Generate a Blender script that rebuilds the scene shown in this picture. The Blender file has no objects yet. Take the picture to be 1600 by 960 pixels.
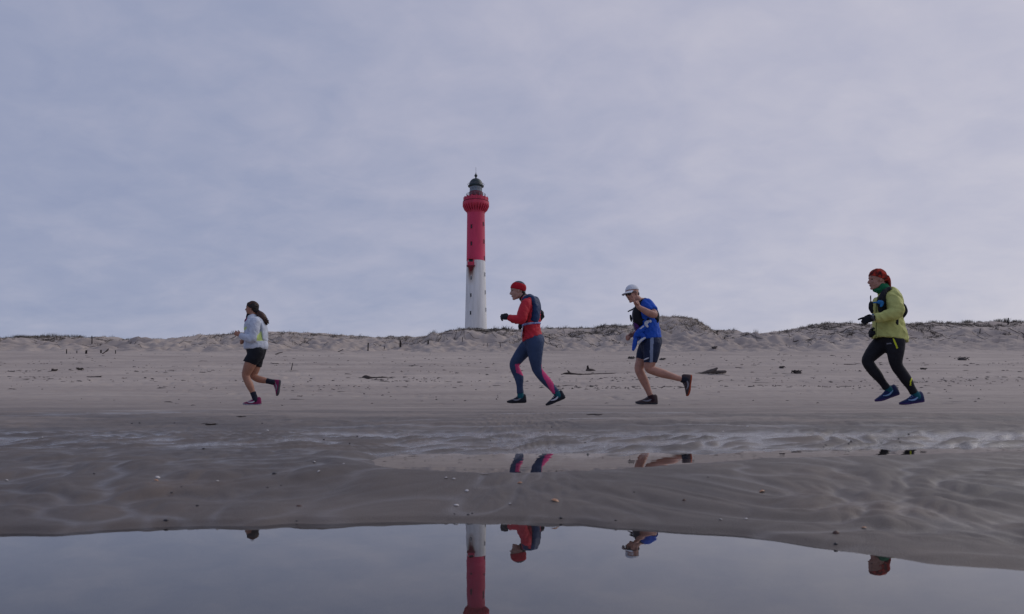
import bpy, bmesh, math, random
import numpy as np
from mathutils import Vector, Matrix

random.seed(7)
rng = np.random.default_rng(11)
R = math.radians
scn = bpy.context.scene
COL = scn.collection

# ------------------------------------------------------------------ camera
CAM_H = 0.18
F = 1200.0 / 1600.0            # focal length in picture widths
cam = bpy.data.cameras.new('camera')
cam.sensor_width = 36.0
cam.lens = 36.0 * F
cam.shift_y = (638.0 - 480.0) / 1600.0
cam.clip_start = 0.02
cam.clip_end = 6000
cam.dof.use_dof = True
cam.dof.focus_distance = 11.0
cam.dof.aperture_fstop = 13.0
camo = bpy.data.objects.new('camera', cam)
camo.location = (0, 0, CAM_H)
camo.rotation_euler = (R(90), 0, 0)
COL.objects.link(camo)
scn.camera = camo

# ------------------------------------------------------------------ sky and sun
SUN_EL, SUN_AZ = 38.0, 62.0     # azimuth clockwise from +Y (away from the camera)
world = bpy.data.worlds.new('World')
scn.world = world
world.use_nodes = True
wn, wl = world.node_tree.nodes, world.node_tree.links
wn.clear()
def N(t, **kw):
    n = wn.new(t)
    for k, v in kw.items():
        setattr(n, k, v)
    return n
def wmath(op, a, b=None, c=None):
    n = N('ShaderNodeMath', operation=op)
    for i, v in enumerate((a, b, c)):
        if v is None: continue
        if isinstance(v, (int, float)): n.inputs[i].default_value = v
        else: wl.new(v, n.inputs[i])
    return n.outputs[0]
def wramp(fac, stops):
    n = N('ShaderNodeValToRGB')
    cr = n.color_ramp
    while len(cr.elements) < len(stops): cr.elements.new(0.5)
    for e, (p, c) in zip(cr.elements, stops):
        e.position = p; e.color = (*c, 1)
    wl.new(fac, n.inputs[0])
    return n.outputs[0]
tc = N('ShaderNodeTexCoord')
sep = N('ShaderNodeSeparateXYZ'); wl.new(tc.outputs['Generated'], sep.inputs[0])
zz = wmath('ADD', wmath('MAXIMUM', sep.outputs[2], 0.0), 0.30)
cmb = N('ShaderNodeCombineXYZ')
wl.new(wmath('DIVIDE', sep.outputs[0], zz), cmb.inputs[0])
wl.new(wmath('DIVIDE', sep.outputs[1], zz), cmb.inputs[1])
def wnoise(scale, detail, rough, rot, stretch, off, dist=0.0):
    mp = N('ShaderNodeMapping')
    mp.inputs['Rotation'].default_value = (0, 0, R(rot))
    mp.inputs['Scale'].default_value = (scale * stretch, scale, 1)
    mp.inputs['Location'].default_value = (off, off * 0.7, 0)
    wl.new(cmb.outputs[0], mp.inputs[0])
    nz = N('ShaderNodeTexNoise')
    nz.inputs['Scale'].default_value = 1.0
    nz.inputs['Detail'].default_value = detail
    nz.inputs['Roughness'].default_value = rough
    nz.inputs['Distortion'].default_value = dist
    wl.new(mp.outputs[0], nz.inputs['Vector'])
    return nz.outputs['Fac']
big = wnoise(0.75, 2, 0.5, 25, 0.8, 3.1)
mid = wnoise(3.0, 5, 0.6, 35, 0.85, 9.3, 0.5)
fine = wnoise(9.5, 4, 0.55, 40, 0.8, 4.4, 0.4)
cl = wmath('ADD', wmath('MULTIPLY', big, 0.36), wmath('ADD', wmath('MULTIPLY', mid, 0.36), wmath('MULTIPLY', fine, 0.28)))
# the cloud deck is thinner, and so paler, towards the hidden sun
sdx, sdy = math.sin(R(SUN_AZ)), math.cos(R(SUN_AZ))
tow = wmath('ADD', wmath('MULTIPLY', sep.outputs[0], sdx), wmath('MULTIPLY', sep.outputs[1], sdy))
fac = wmath('ADD', wmath('MULTIPLY', wmath('SUBTRACT', cl, 0.5), 1.3), wmath('MULTIPLY_ADD', tow, 0.55, 0.385))
deck = wramp(fac, [(0.0, (0.232, 0.278, 0.445)), (0.35, (0.332, 0.364, 0.508)), (0.65, (0.450, 0.455, 0.575)), (1.0, (0.585, 0.565, 0.645))])
bgc = N('ShaderNodeBackground'); bgc.inputs[1].default_value = 1.0
wl.new(deck, bgc.inputs[0])
sky = N('ShaderNodeTexSky', sky_type='NISHITA')
sky.sun_disc = False
sky.sun_elevation = R(SUN_EL)
sky.sun_rotation = R(SUN_AZ)
bgs = N('ShaderNodeBackground'); bgs.inputs[1].default_value = 0.08
wl.new(sky.outputs[0], bgs.inputs[0])
mx = N('ShaderNodeMixShader'); mx.inputs[0].default_value = 0.90   # cloud cover
wl.new(bgs.outputs[0], mx.inputs[1]); wl.new(bgc.outputs[0], mx.inputs[2])
wo = N('ShaderNodeOutputWorld'); wl.new(mx.outputs[0], wo.inputs[0])

sun = bpy.data.lights.new('sun', 'SUN')
sun.energy = 0.9
sun.angle = R(35)
sun.color = (1.0, 0.95, 0.90)
suno = bpy.data.objects.new('sun', sun)
sd = Vector((math.cos(R(SUN_EL)) * sdx, math.cos(R(SUN_EL)) * sdy, math.sin(R(SUN_EL))))
suno.rotation_euler = sd.to_track_quat('Z', 'Y').to_euler()
suno.location = sd * 50
COL.objects.link(suno)

vs = scn.view_settings
vs.view_transform = 'Standard'; vs.look = 'None'; vs.exposure = 0.0; vs.gamma = 1.0
vs.use_curve_mapping = False

# ------------------------------------------------------------------ helpers
def tag(o, label=None, cat=None, group=None, kind=None):
    if label: o['label'] = label
    if cat: o['category'] = cat
    if group: o['group'] = group
    if kind: o['kind'] = kind
    return o
def empty(name, loc):
    o = bpy.data.objects.new(name, None)
    o.empty_display_size = 0.1
    o.location = loc
    COL.objects.link(o)
    return o
def link(name, me, mats=None, parent=None, smooth=True):
    o = bpy.data.objects.new(name, me)
    COL.objects.link(o)
    if mats is not None:
        if not isinstance(mats, (list, tuple)): mats = [mats]
        if not me.materials:
            for m in mats: me.materials.append(m)
    if parent is not None: o.parent = parent
    if smooth: me.polygons.foreach_set('use_smooth', [True] * len(me.polygons))
    return o

# ------------------------------------------------------------------ materials
def mat(name, col, rough=0.8, var=0.15, scale=8.0, bump=0.0, bscale=60.0, spec=0.4, col2=None, stretch=(1, 1, 1), metallic=0.0, sss=0.0):
    m = bpy.data.materials.new(name); m.use_nodes = True
    nt = m.node_tree; b = nt.nodes['Principled BSDF']
    b.inputs['Roughness'].default_value = rough
    b.inputs['Specular IOR Level'].default_value = spec
    b.inputs['Metallic'].default_value = metallic
    if sss:
        b.inputs['Subsurface Weight'].default_value = sss
        b.inputs['Subsurface Radius'].default_value = (0.012, 0.005, 0.003)
        b.inputs['Subsurface Scale'].default_value = 1.0
    t = nt.nodes.new('ShaderNodeTexCoord')
    mp = nt.nodes.new('ShaderNodeMapping'); mp.inputs['Scale'].default_value = stretch
    nt.links.new(t.outputs['Object'], mp.inputs[0])
    nz = nt.nodes.new('ShaderNodeTexNoise')
    nz.inputs['Scale'].default_value = scale; nz.inputs['Detail'].default_value = 5
    nt.links.new(mp.outputs[0], nz.inputs['Vector'])
    cr = nt.nodes.new('ShaderNodeValToRGB')
    c2 = col2 if col2 else tuple(min(1, c * (1 + var)) for c in col)
    c1 = col if col2 else tuple(c * (1 - var) for c in col)
    cr.color_ramp.elements[0].position = 0.35; cr.color_ramp.elements[0].color = (*c1, 1)
    cr.color_ramp.elements[1].position = 0.65; cr.color_ramp.elements[1].color = (*c2, 1)
    nt.links.new(nz.outputs['Fac'], cr.inputs[0])
    nt.links.new(cr.outputs[0], b.inputs['Base Color'])
    if bump:
        n2 = nt.nodes.new('ShaderNodeTexNoise'); n2.inputs['Scale'].default_value = bscale; n2.inputs['Detail'].default_value = 4
        nt.links.new(mp.outputs[0], n2.inputs['Vector'])
        bp = nt.nodes.new('ShaderNodeBump'); bp.inputs['Strength'].default_value = 0.6; bp.inputs['Distance'].default_value = bump
        nt.links.new(n2.outputs['Fac'], bp.inputs['Height'])
        nt.links.new(bp.outputs[0], b.inputs['Normal'])
    return m

# ------------------------------------------------------------------ terrain height
def pn(x, y, seed=0):
    ix = np.floor(x); iy = np.floor(y)
    fx = x - ix; fy = y - iy
    ix = ix.astype(np.int64); iy = iy.astype(np.int64)
    def g(dx, dy):
        h = ((ix + dx) * 374761393 + (iy + dy) * 668265263 + seed * 69069 + 1013) & 0xffffffff
        h = ((h ^ (h >> 13)) * 1274126177) & 0xffffffff
        h = (h ^ (h >> 16)) & 0xffff
        a = h * (2 * math.pi / 65536.0)
        return np.cos(a) * (fx - dx) + np.sin(a) * (fy - dy)
    u = fx * fx * fx * (fx * (fx * 6 - 15) + 10)
    v = fy * fy * fy * (fy * (fy * 6 - 15) + 10)
    a = g(0, 0); b = g(1, 0); c = g(0, 1); d = g(1, 1)
    return (a + (b - a) * u) + ((c + (d - c) * u) - (a + (b - a) * u)) * v
def sst(a, b, x):
    t = np.clip((x - a) / (b - a), 0, 1)
    return t * t * (3 - 2 * t)
def curve(xs, ys, n=600):
    # smooth interpolation table: linear table blurred a little
    xs = np.array(xs, float); ys = np.array(ys, float)
    def f(x): return np.interp(x, xs, ys)
    return f
# along-shore tables (keyed by bearing, written as 800 + 1200 * x / y)
SHORE = [(-600, 850), (-100, 846), (0, 843), (90, 844), (140, 839), (180, 836), (250, 831), (320, 829), (370, 832), (410, 832), (450, 827), (560, 823), (640, 819), (730, 818),
         (820, 819), (900, 822), (950, 828), (1000, 830), (1080, 836), (1150, 841), (1230, 851), (1280, 859), (1340, 867), (1400, 875), (1450, 884), (1500, 887), (1560, 889), (1600, 893), (1750, 905), (2200, 930)]
shp = np.array([s[0] for s in SHORE], float); shy = np.array([CAM_H * 1200 / (s[1] - 638.0) for s in SHORE])
CRP = np.array([-600, 300, 500, 570, 650, 760, 900, 1000, 1100, 1200, 1300, 1450, 1600, 2200], float)
CRY = np.array([1.62, 1.62, 1.60, 1.58, 1.56, 1.55, 1.56, 1.60, 1.67, 1.76, 1.83, 1.90, 1.96, 2.1])
cri = np.array([720, 720, 722, 726, 734, 738, 735.5, 730, 722, 715, 712, 709, 704, 700], float)
CRZ = CAM_H - (cri - 638) * CRY / 1200
FSP = np.array([-600, 500, 600, 700, 900, 1000, 1100, 1300, 1450, 1600, 2200], float)
FSI = np.array([716, 716, 713, 711, 711, 710, 708.5, 704, 701, 698, 694], float)
W2 = 0.048
FSY = (CAM_H - W2) * 1200 / (FSI - 638)
BT = np.array([[3.3, .092], [3.8, .112], [4.5, .137], [5.1, .152], [6, .172], [7, .188], [8.5, .196], [9.75, .203], [10.3, .209], [11.65, .222], [14, .262], [18, .42],
               [25, .90], [32, 1.48], [40, 2.1], [50, 3.15], [60, 4.3], [66, 5.05]])
CREST = [(-900, 522), (-400, 530), (-150, 524), (0, 530), (25, 527), (85, 524), (125, 525), (150, 526), (160, 525), (178, 524), (200, 528), (230, 529), (270, 528), (300, 525), (330, 522), (380, 518), (420, 515), (460, 517.5),
         (500, 519.5), (530, 521.5), (560, 523), (600, 525), (650, 525), (672, 522), (690, 517), (720, 514), (780, 514), (830, 515), (875, 513), (910, 513), (925, 512), (947, 508), (965, 509.5), (985, 509), (1000, 503),
         (1018, 497), (1030, 494), (1055, 493), (1075, 494), (1088, 503), (1100, 514), (1108, 517), (1130, 515), (1140, 515.5), (1155, 523), (1172, 525), (1180, 521), (1190, 519), (1210, 517), (1230, 513), (1260, 508), (1290, 504),
         (1330, 505), (1370, 504.5), (1400, 505), (1440, 503.5), (1500, 504), (1550, 502), (1600, 502), (1800, 506), (2100, 498), (2600, 512)]
cxp = np.array([c[0] for c in CREST], float); cyp = np.array([c[1] + (2.6 if c[0] < 700 else 1.4 if c[0] > 1165 else .5) for c in CREST], float)
def smoothed(xs, ys, w):
    gx = np.arange(-900, 2600, 2.0)
    gy = np.interp(gx, xs, ys)
    k = np.exp(-0.5 * (np.arange(-3 * w, 3 * w + 1, 2.0) / w) ** 2); k /= k.sum()
    n = len(k) // 2
    return gx, np.convolve(np.pad(gy, n, mode='edge'), k, mode='valid')
SHT = smoothed(shp, shy, 12); CYT = smoothed(CRP, CRY, 50); CZT = smoothed(CRP, CRZ, 40); FYT = smoothed(FSP, FSY, 50)
CRT = smoothed(cxp, cyp, 4)

def ground(x, y, detail=True):
    """height of the sand, and its wetness and standing-film values"""
    x = np.asarray(x, float); y = np.asarray(y, float)
    sh = x.shape
    x = x.ravel(); y = y.ravel()
    ys = np.maximum(y, 0.4)
    b = 800 + 1200 * x / ys
    # ---- foreshore, up to 3.3 m
    # small lobes along the water's edge
    sY = np.interp(b, *SHT) + np.interp(b, [0, 700, 1000, 1600], [.05, .03, .008, -.012]) + 0.035 * pn(x * 4.0, x * 0 + 2.2, 81) + 0.016 * pn(x * 11.0, x * 0 + 5.2, 82)
    cY = np.interp(b, *CYT); cZ = np.interp(b, *CZT)
    fY = np.interp(b, *FYT)
    t = np.clip((y - sY) / np.maximum(cY - sY, .05), 0, 1)
    up = cZ * (0.07 * sst(0, 0.05, t) + 0.93 * (1 - (1 - t) ** 1.25))
    bed = -0.05 * sst(0, 0.55, sY - y) - 0.012 * sst(0.0, 0.05, sY - y)
    z_in = np.where(y < sY, bed, up)
    pw = sst(505, 640, b)
    # a pool lies between the crest and the far shore
    q = np.clip((y - cY) / np.maximum(fY - cY, .05), 0, 1)
    lin = cZ + (W2 - cZ) * q
    left = cZ + (0.092 - cZ) * np.clip((y - cY) / (3.3 - cY), 0, 1) ** 0.9
    dip = lin - 0.016 * np.sin(math.pi * q) ** 0.8
    q2 = np.clip((y - fY) / np.maximum(3.3 - fY, .05), 0, 1)
    beyond = W2 + (0.092 - W2) * (q2 ** 0.8)
    z_mid = np.where(y < fY, dip, beyond)
    z_mid = z_mid * pw + left * (1 - pw)
    # small puddle at the left end of the beach
    lp = np.exp(-(((b - 10) / 95) ** 2)) * np.exp(-(((y - 2.35) / 0.16) ** 2))
    z_mid = z_mid - 0.022 * lp
    z = np.where(y < cY, z_in, z_mid)
    # ---- upper beach
    zb = np.interp(y, BT[:, 0], BT[:, 1])
    z = np.where(y > 3.3, zb, z)
    # ---- dune ridge
    xc = 800 + 1200 * x / 85.0
    Yc = 85 + 3.0 * pn(x / 23.0, x * 0 + 4.2, 3)
    zc = CAM_H + (638 - np.interp(xc, *CRT)) * Yc / 1200
    toe = 66 + 3.0 * pn(x / 17.0, x * 0 + 1.7, 5)
    z66 = np.interp(toe, BT[:, 0], BT[:, 1])
    td = np.clip((y - toe) / (Yc - toe), 0, 1)
    prof = 0.62 * td + 0.38 * sst(0.0, 1.0, td)
    zd = z66 + (zc - z66) * prof
    back = np.maximum(zc - 0.16 * np.maximum(y - Yc - 2, 0), 5.0 + 7.0 * sst(120, 240, y))
    zd = np.where(y > Yc, back, zd)
    z = np.where(y > toe, zd, z)
    # ---- behind the camera the pool's far bank rises again; so does the beach beside it
    z = z + 0.5 * sst(5, 16, -y) + np.where(y < 3.0, 0.10 * sst(3.0, 7.0, np.abs(x)), 0)
    wet = np.ones_like(z); film = np.zeros_like(z)
    if detail:
        # foreshore relief: soft mounds, drainage ridges, fine rills
        m = (y > 0.3) & (y < 7.5) & (np.abs(x) < 9)
        X, Y = x[m], y[m]
        wx = X + 0.10 * pn(X * 3.1, Y * 3.1, 21); wy = Y + 0.10 * pn(X * 3.1, Y * 3.1, 22)
        e = np.minimum(sst(0.0, 0.20, Y - sY[m]) + 0.05, 1)
        fade = 1 - sst(3.2, 7.0, Y)
        mound = pn(wx * 2.6, wy * 3.4, 31)
        dg = wy + .85 * np.sqrt((X - .05) ** 2 + .03)          # drainage runs obliquely, down and out to either side
        sg = np.tanh((X - .05) * 5)
        r1 = 1 - np.abs(pn(dg * 6.0, wx * 6.6 - wy * 3.4 * sg, 32)) * 2.6
        r2 = 1 - np.abs(pn(dg * 15.0 + .5 * r1, wx * 17.0 - wy * 9.0 * sg, 33)) * 2.4
        f3 = pn(X * 34, Y * 44, 34)
        r3 = pn(dg * 30.0 + 1.2 * r1, wx * 34.0 - wy * 15.0 * sg, 39)
        det = 0.0013 * r3 + 0.012 * mound - 0.0082 * (r1 - .35) * (.65 + .35 * sst(-.3, .25, pn(X * 2.7 + 4, Y * 3.3, 44))) - 0.0030 * r2 + 0.0007 * f3
        # rills running down towards the second pool
        rw = sst(2.0, 2.2, Y) * (1 - sst(3.0, 3.7, Y))
        rl = 1 - np.abs(pn(wx * 10.0 - wy * 8.0, wy * 3.2 + wx * 1.4, 35)) * 2.2
        det2 = det * (1 - .4 * rw) - 0.0125 * (rl - .35) * rw + rw * 0.003 * pn(wx * 16 - wy * 9, wy * 7, 36)
        # keep the pools' edges and the crest tidy
        nearp = pw[m] * np.exp(-((Y - cY[m] - 0.02) / 0.22) ** 2)
        inp = pw[m] * ((Y > cY[m]) & (Y < fY[m])) * np.sin(math.pi * q[m])
        k = e * fade * (1 - 0.75 * nearp) * (1 - 0.8 * inp)
        z[m] += np.where(Y > sY[m] - 0.02, k * (det2 - 0.003), 0)
        # water stands as a film in the rills' floors and along the edges
        low = sst(0.35, 0.95, rl + 0.3 * pn(wx * 6, wy * 6, 37))
        fl = rw * low
        brk = .35 + .65 * sst(-.25, .22, pn(X * 2.7 + 4, Y * 3.3, 44))
        low1 = (sst(0.66, 1.0, r1) * 0.50 * brk + sst(.72, 1., r2) * .10) * (1 - .35 * sst(.1, .7, X)) * (1 - rw)
        ch = np.exp(-((Y - 3.05 - 0.12 * pn(X * 1.1, X * 0 + 3, 38)) / 0.08) ** 2) * sst(420, 900, b[m]) * 0.9
        z[m] -= 0.006 * ch
        ed = np.exp(-((Y - fY[m] - 0.03) / 0.07) ** 2) * pw[m]
        film[m] = np.clip(fl + low1 + ch + ed, 0, 1) * fade * (1 - .85 * sst(3.0, 3.6, Y))
        # long low bars higher up
        m2 = (y > 3.2) & (y < 9.5)
        X, Y = x[m2], y[m2]
        a = sst(3.2, 4.2, Y) * (1 - 0.75 * sst(6.0, 9.0, Y))
        z[m2] += a * (0.013 * pn(X * 0.5 + 3, Y * 2.4, 41) + 0.006 * pn(X * 1.6, Y * 5, 42) + 0.003 * pn(X * 5, Y * 9, 43))
        z += 0.014 * np.exp(-((x - 1.85) / 0.9) ** 2 - ((y - 10.4) / 0.7) ** 2) + 0.008 * np.exp(-((x - 5.0) / 0.8) ** 2 - ((y - 9.75) / 0.6) ** 2)
        # trampled dry sand
        m3 = (y > 7.5) & (y < 76)
        X, Y = x[m3], y[m3]
        a = sst(8.0, 17.0, Y)
        fp = pn(X * 2.3, Y * 1.9, 51); fp2 = pn(X * 5.1, Y * 4.0, 52)
        patch = 0.45 + 0.55 * sst(-0.25, 0.3, pn(X * 0.12, Y * 0.30, 53))
        hole = -0.060 * sst(0.20, 0.5, fp) + 0.025 * fp2
        z[m3] += (0.30 + 0.70 * a) * patch * hole * (1 - 0.25 * sst(30, 60, Y))
        z[m3] += a * 0.05 * pn(X * 0.35, Y * 0.5, 54) * (1 + sst(20, 40, Y) * 1.5)
        # ruts of old tracks running along the beach
        for yb, hb, wd in ((12.6, .018, .12), (14.2, .018, .12), (17.5, .03, .16), (19.3, .03, .16), (21.6, .03, .2), (26.4, .04, .22), (33.0, .05, .25), (35.2, .05, .25), (43.0, .05, .3)):
            c = yb + .8 * pn(X * 0.05, X * 0 + yb * 1.7, 56)
            q_ = (Y - c) / wd
            z[m3] += hb * (np.exp(-(q_ - 1.6) ** 2) * .7 - np.exp(-q_ ** 2)) * (.4 + .6 * sst(-.2, .2, pn(X * .12, X * 0 + yb, 57)))
        # little wrack berms along the beach
        for yb, hb in ((23.5, .05), (29.0, .10), (38.0, .10), (47.0, .10)):
            c = yb + 1.2 * pn(X * 0.06, X * 0 + yb, 55)
            z[m3] += hb * np.exp(-((Y - c) / 0.5) ** 2)
        # wind-cut ledges in the tall mound
        m5 = (y > 70) & (y < 90) & (xc > 985) & (xc < 1112)
        if m5.any():
            st_ = .34; zz_ = z[m5] + .25 * pn(x[m5] * .5, y[m5] * .5, 69)
            fr_ = zz_ / st_ - np.floor(zz_ / st_)
            k_ = sst(985, 1000, xc[m5]) * (1 - sst(1098, 1112, xc[m5]))
            z[m5] += k_ * .8 * st_ * (sst(.55, 1.0, fr_) - fr_) + k_ * .22 * pn(x[m5] * .9, y[m5] * .9, 70)
        # dune face: slumps, hummocks, gullies
        m4 = (y > 60) & (y < 110)
        X, Y = x[m4], y[m4]
        a = sst(63, 72, Y); top = sst(0.45, 0.95, td[m4])
        gx = X + 1.2 * pn(X * 0.25, Y * 0.25, 61)
        gul = np.abs(pn(gx * 0.33, Y * 0.10, 62))
        z[m4] += a * (1 - 0.82 * top) * (0.55 * (gul - 0.28) + 0.45 * pn(X * 0.22, Y * 0.35, 63) + 0.46 * pn(X * 0.8, Y * 1.0, 64))
        z[m4] += a * (0.30 * pn(X * 1.3, Y * 1.5, 65) + 0.10 * pn(X * 3.1, Y * 3.1, 66)) * (1 - 0.4 * top)
        sc = np.exp(-((td[m4] - 0.52 - 0.10 * pn(X * 0.13, X * 0, 67)) / 0.06) ** 2)
        z[m4] += 0.7 * sst(.0, .06, td[m4] - 0.50 - 0.12 * pn(X * 0.13, X * 0, 67)) * sst(-.15, .25, pn(X * 0.09, X * 0 + 9, 68)) * (1 - sst(.45, .80, td[m4]))
    wet = 1 - 0.50 * sst(3.0, 7.5, y + 1.3 * pn(x * 0.25, y * 0.6, 73)) - 0.50 * sst(9.0, 27.0, y + 1.3 * pn(x * 0.25, y * 0.6, 71) + 0.5 * pn(x * 1.3, y * 2.5, 72))
    wet = wet - 0.30 * sst(2.8, 4.2, y) * (1 - sst(9, 14, y)) * sst(-.1, .35, pn(x * .5 + 7, y * 2.6, 74) + .5 * pn(x * 1.7, y * 6, 75))
    wet = wet - 0.16 * sst(.1, .5, pn(x * 2.2, y * 2.8, 76)) * (y < 4)
    if detail:
        film = np.maximum(film, .55 * sst(3.0, 3.8, y) * (1 - sst(5.5, 7.5, y)) * sst(.22, .5, pn(x * .55, y * 3.2, 77) + .35 * pn(x * 3, y * 9, 78)))
    return z.reshape(sh), np.clip(wet, 0, 1).reshape(sh), film.reshape(sh)

def gz(x, y):
    return float(ground(np.array([x]), np.array([y]))[0][0])
def on_ground(px, py, far=120.0):
    """where the sight line of bearing px, slope py meets the sand"""
    ysamp = np.concatenate([np.linspace(0.8, 5, 1200), np.linspace(5, far, 4000)])
    x = (px - 800) / 1200 * ysamp
    z = ground(x, ysamp)[0]
    ray = CAM_H + (638 - py) / 1200 * ysamp
    hit = np.nonzero(z >= ray)[0]
    i = hit[0] if len(hit) else int(np.argmin(np.abs(z - ray)))
    return Vector((x[i], ysamp[i], z[i]))

# ------------------------------------------------------------------ ground mesh
def rows():
    r = list(np.linspace(-40, -3, 14)) + list(np.linspace(-2.5, 0.4, 16))
    r += list(1 / np.linspace(1 / 0.45, 1 / 3.5, 400))
    r += list(np.exp(np.linspace(math.log(3.53), math.log(10), 130)))
    r += list(np.arange(10.1, 30, 0.13)) + list(np.arange(30, 64, 0.21)) + list(np.arange(64, 92, 0.14))
    r += list(np.linspace(92.5, 130, 26)) + list(np.exp(np.linspace(math.log(135), math.log(4000), 26)))
    return np.array(r)
def build_ground():
    yr = rows()
    s = np.linspace(-1, 1, 690)
    u = 0.66 * s + 0.64 * s ** 7
    Yg, Ug = np.meshgrid(yr, u, indexing='ij')
    Xg = Ug * (0.5 + np.abs(Yg))
    Z, wet, film = ground(Xg, Yg)
    nr, nc = Xg.shape
    co = np.stack([Xg, Yg, Z], -1).reshape(-1, 3).astype(np.float32)
    idx = np.arange(nr * nc).reshape(nr, nc)
    quads = np.stack([idx[:-1, :-1], idx[:-1, 1:], idx[1:, 1:], idx[1:, :-1]], -1).reshape(-1, 4)
    me = bpy.data.meshes.new('beach')
    me.vertices.add(len(co)); me.vertices.foreach_set('co', co.ravel())
    me.loops.add(quads.size); me.loops.foreach_set('vertex_index', quads.ravel().astype(np.int32))
    me.polygons.add(len(quads))
    me.polygons.foreach_set('loop_start', np.arange(0, quads.size, 4, dtype=np.int32))
    me.polygons.foreach_set('use_smooth', np.ones(len(quads), bool))
    me.update()
    for nm, v in (('wet', wet), ('film', film)):
        a = me.attributes.new(nm, 'FLOAT', 'POINT'); a.data.foreach_set('value', v.ravel().astype(np.float32))
    return me

def sand_material():
    m = bpy.data.materials.new('sand'); m.use_nodes = True
    nt = m.node_tree; nd, lk = nt.nodes, nt.links
    b = nd['Principled BSDF']
    tcn = nd.new('ShaderNodeTexCoord')
    def noise(scale, detail=4, rough=.55, st=(1, 1, 1)):
        mp = nd.new('ShaderNodeMapping'); mp.inputs['Scale'].default_value = st
        lk.new(tcn.outputs['Object'], mp.inputs[0])
        n = nd.new('ShaderNodeTexNoise'); n.inputs['Scale'].default_value = scale; n.inputs['Detail'].default_value = detail; n.inputs['Roughness'].default_value = rough
        lk.new(mp.outputs[0], n.inputs['Vector']); return n.outputs['Fac']
    def ramp(f, stops):
        n = nd.new('ShaderNodeValToRGB'); cr = n.color_ramp
        while len(cr.elements) < len(stops): cr.elements.new(.5)
        for e, (p, c) in zip(cr.elements, stops): e.position = p; e.color = (*c, 1)
        lk.new(f, n.inputs[0]); return n.outputs[0]
    def mix(f, a, c, mode='MIX'):
        n = nd.new('ShaderNodeMix'); n.data_type = 'RGBA'; n.blend_type = mode
        if isinstance(f, (int, float)): n.inputs['Factor'].default_value = f
        else: lk.new(f, n.inputs['Factor'])
        for s, v in ((n.inputs['A'], a), (n.inputs['B'], c)):
            if isinstance(v, tuple): s.default_value = (*v, 1)
            else: lk.new(v, s)
        return n.outputs['Result']
    def mth(op, a, c):
        n = nd.new('ShaderNodeMath'); n.operation = op
        for i, v in enumerate((a, c)):
            if isinstance(v, (int, float)): n.inputs[i].default_value = v
            else: lk.new(v, n.inputs[i])
        return n.outputs[0]
    def attr(nm):
        n = nd.new('ShaderNodeAttribute'); n.attribute_name = nm; return n.outputs['Fac']
    wet, film = attr('wet'), attr('film')
    dry = ramp(noise(0.35, 6, .6, (0.22, 1, 1)), [(.32, (.370, .312, .275)), (.66, (.520, .445, .385))])
    dry = mix(ramp(noise(2.2, 5, .7, (.45, 1, 1)), [(.35, (.0, .0, .0)), (.75, (.5, .5, .5))]), dry, (.31, .26, .235))
    fine_d = noise(38, 3, .6)
    dry = mix(mth('MULTIPLY', fine_d, .35), dry, (.28, .235, .21))
    wetc = ramp(noise(2.6, 5, .6), [(.3, (.085, .072, .066)), (.55, (.125, .102, .088)), (.75, (.175, .130, .100))])
    wetc = mix(mth('MULTIPLY', noise(240, 2, .5), .45), wetc, (.09, .076, .07))
    col = mix(wet, dry, wetc)
    lk.new(col, b.inputs['Base Color'])
    # wet sand shines, a film of water is nearly a mirror
    r = mth('SUBTRACT', .85, mth('MULTIPLY', wet, .27))
    r = mth('SUBTRACT', r, mth('MULTIPLY', film, .46))
    rv = mth('ADD', r, mth('MULTIPLY', mth('SUBTRACT', noise(14, 4), .5), .12))
    lk.new(rv, b.inputs['Roughness'])
    sp = mth('ADD', .12, mth('MULTIPLY', wet, .13)); sp = mth('ADD', sp, mth('MULTIPLY', film, .40))
    lk.new(sp, b.inputs['Specular IOR Level'])
    bp = nd.new('ShaderNodeBump'); bp.inputs['Strength'].default_value = .75; bp.inputs['Distance'].default_value = .0018
    lk.new(noise(420, 3, .6), bp.inputs['Height'])
    bp2 = nd.new('ShaderNodeBump'); bp2.inputs['Distance'].default_value = .05
    lk.new(mth('SUBTRACT', .55, mth('MULTIPLY', wet, .55)), bp2.inputs['Strength'])
    lk.new(noise(6.0, 5, .65, (.6, 1, 1)), bp2.inputs['Height'])
    lk.new(bp.outputs[0], bp2.inputs['Normal'])
    lk.new(bp2.outputs[0], b.inputs['Normal'])
    return m
sand = sand_material()
beach = link('beach', build_ground(), sand, smooth=False)
tag(beach, 'grey tidal beach rising to pale sand dunes along the skyline', kind='structure')

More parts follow.
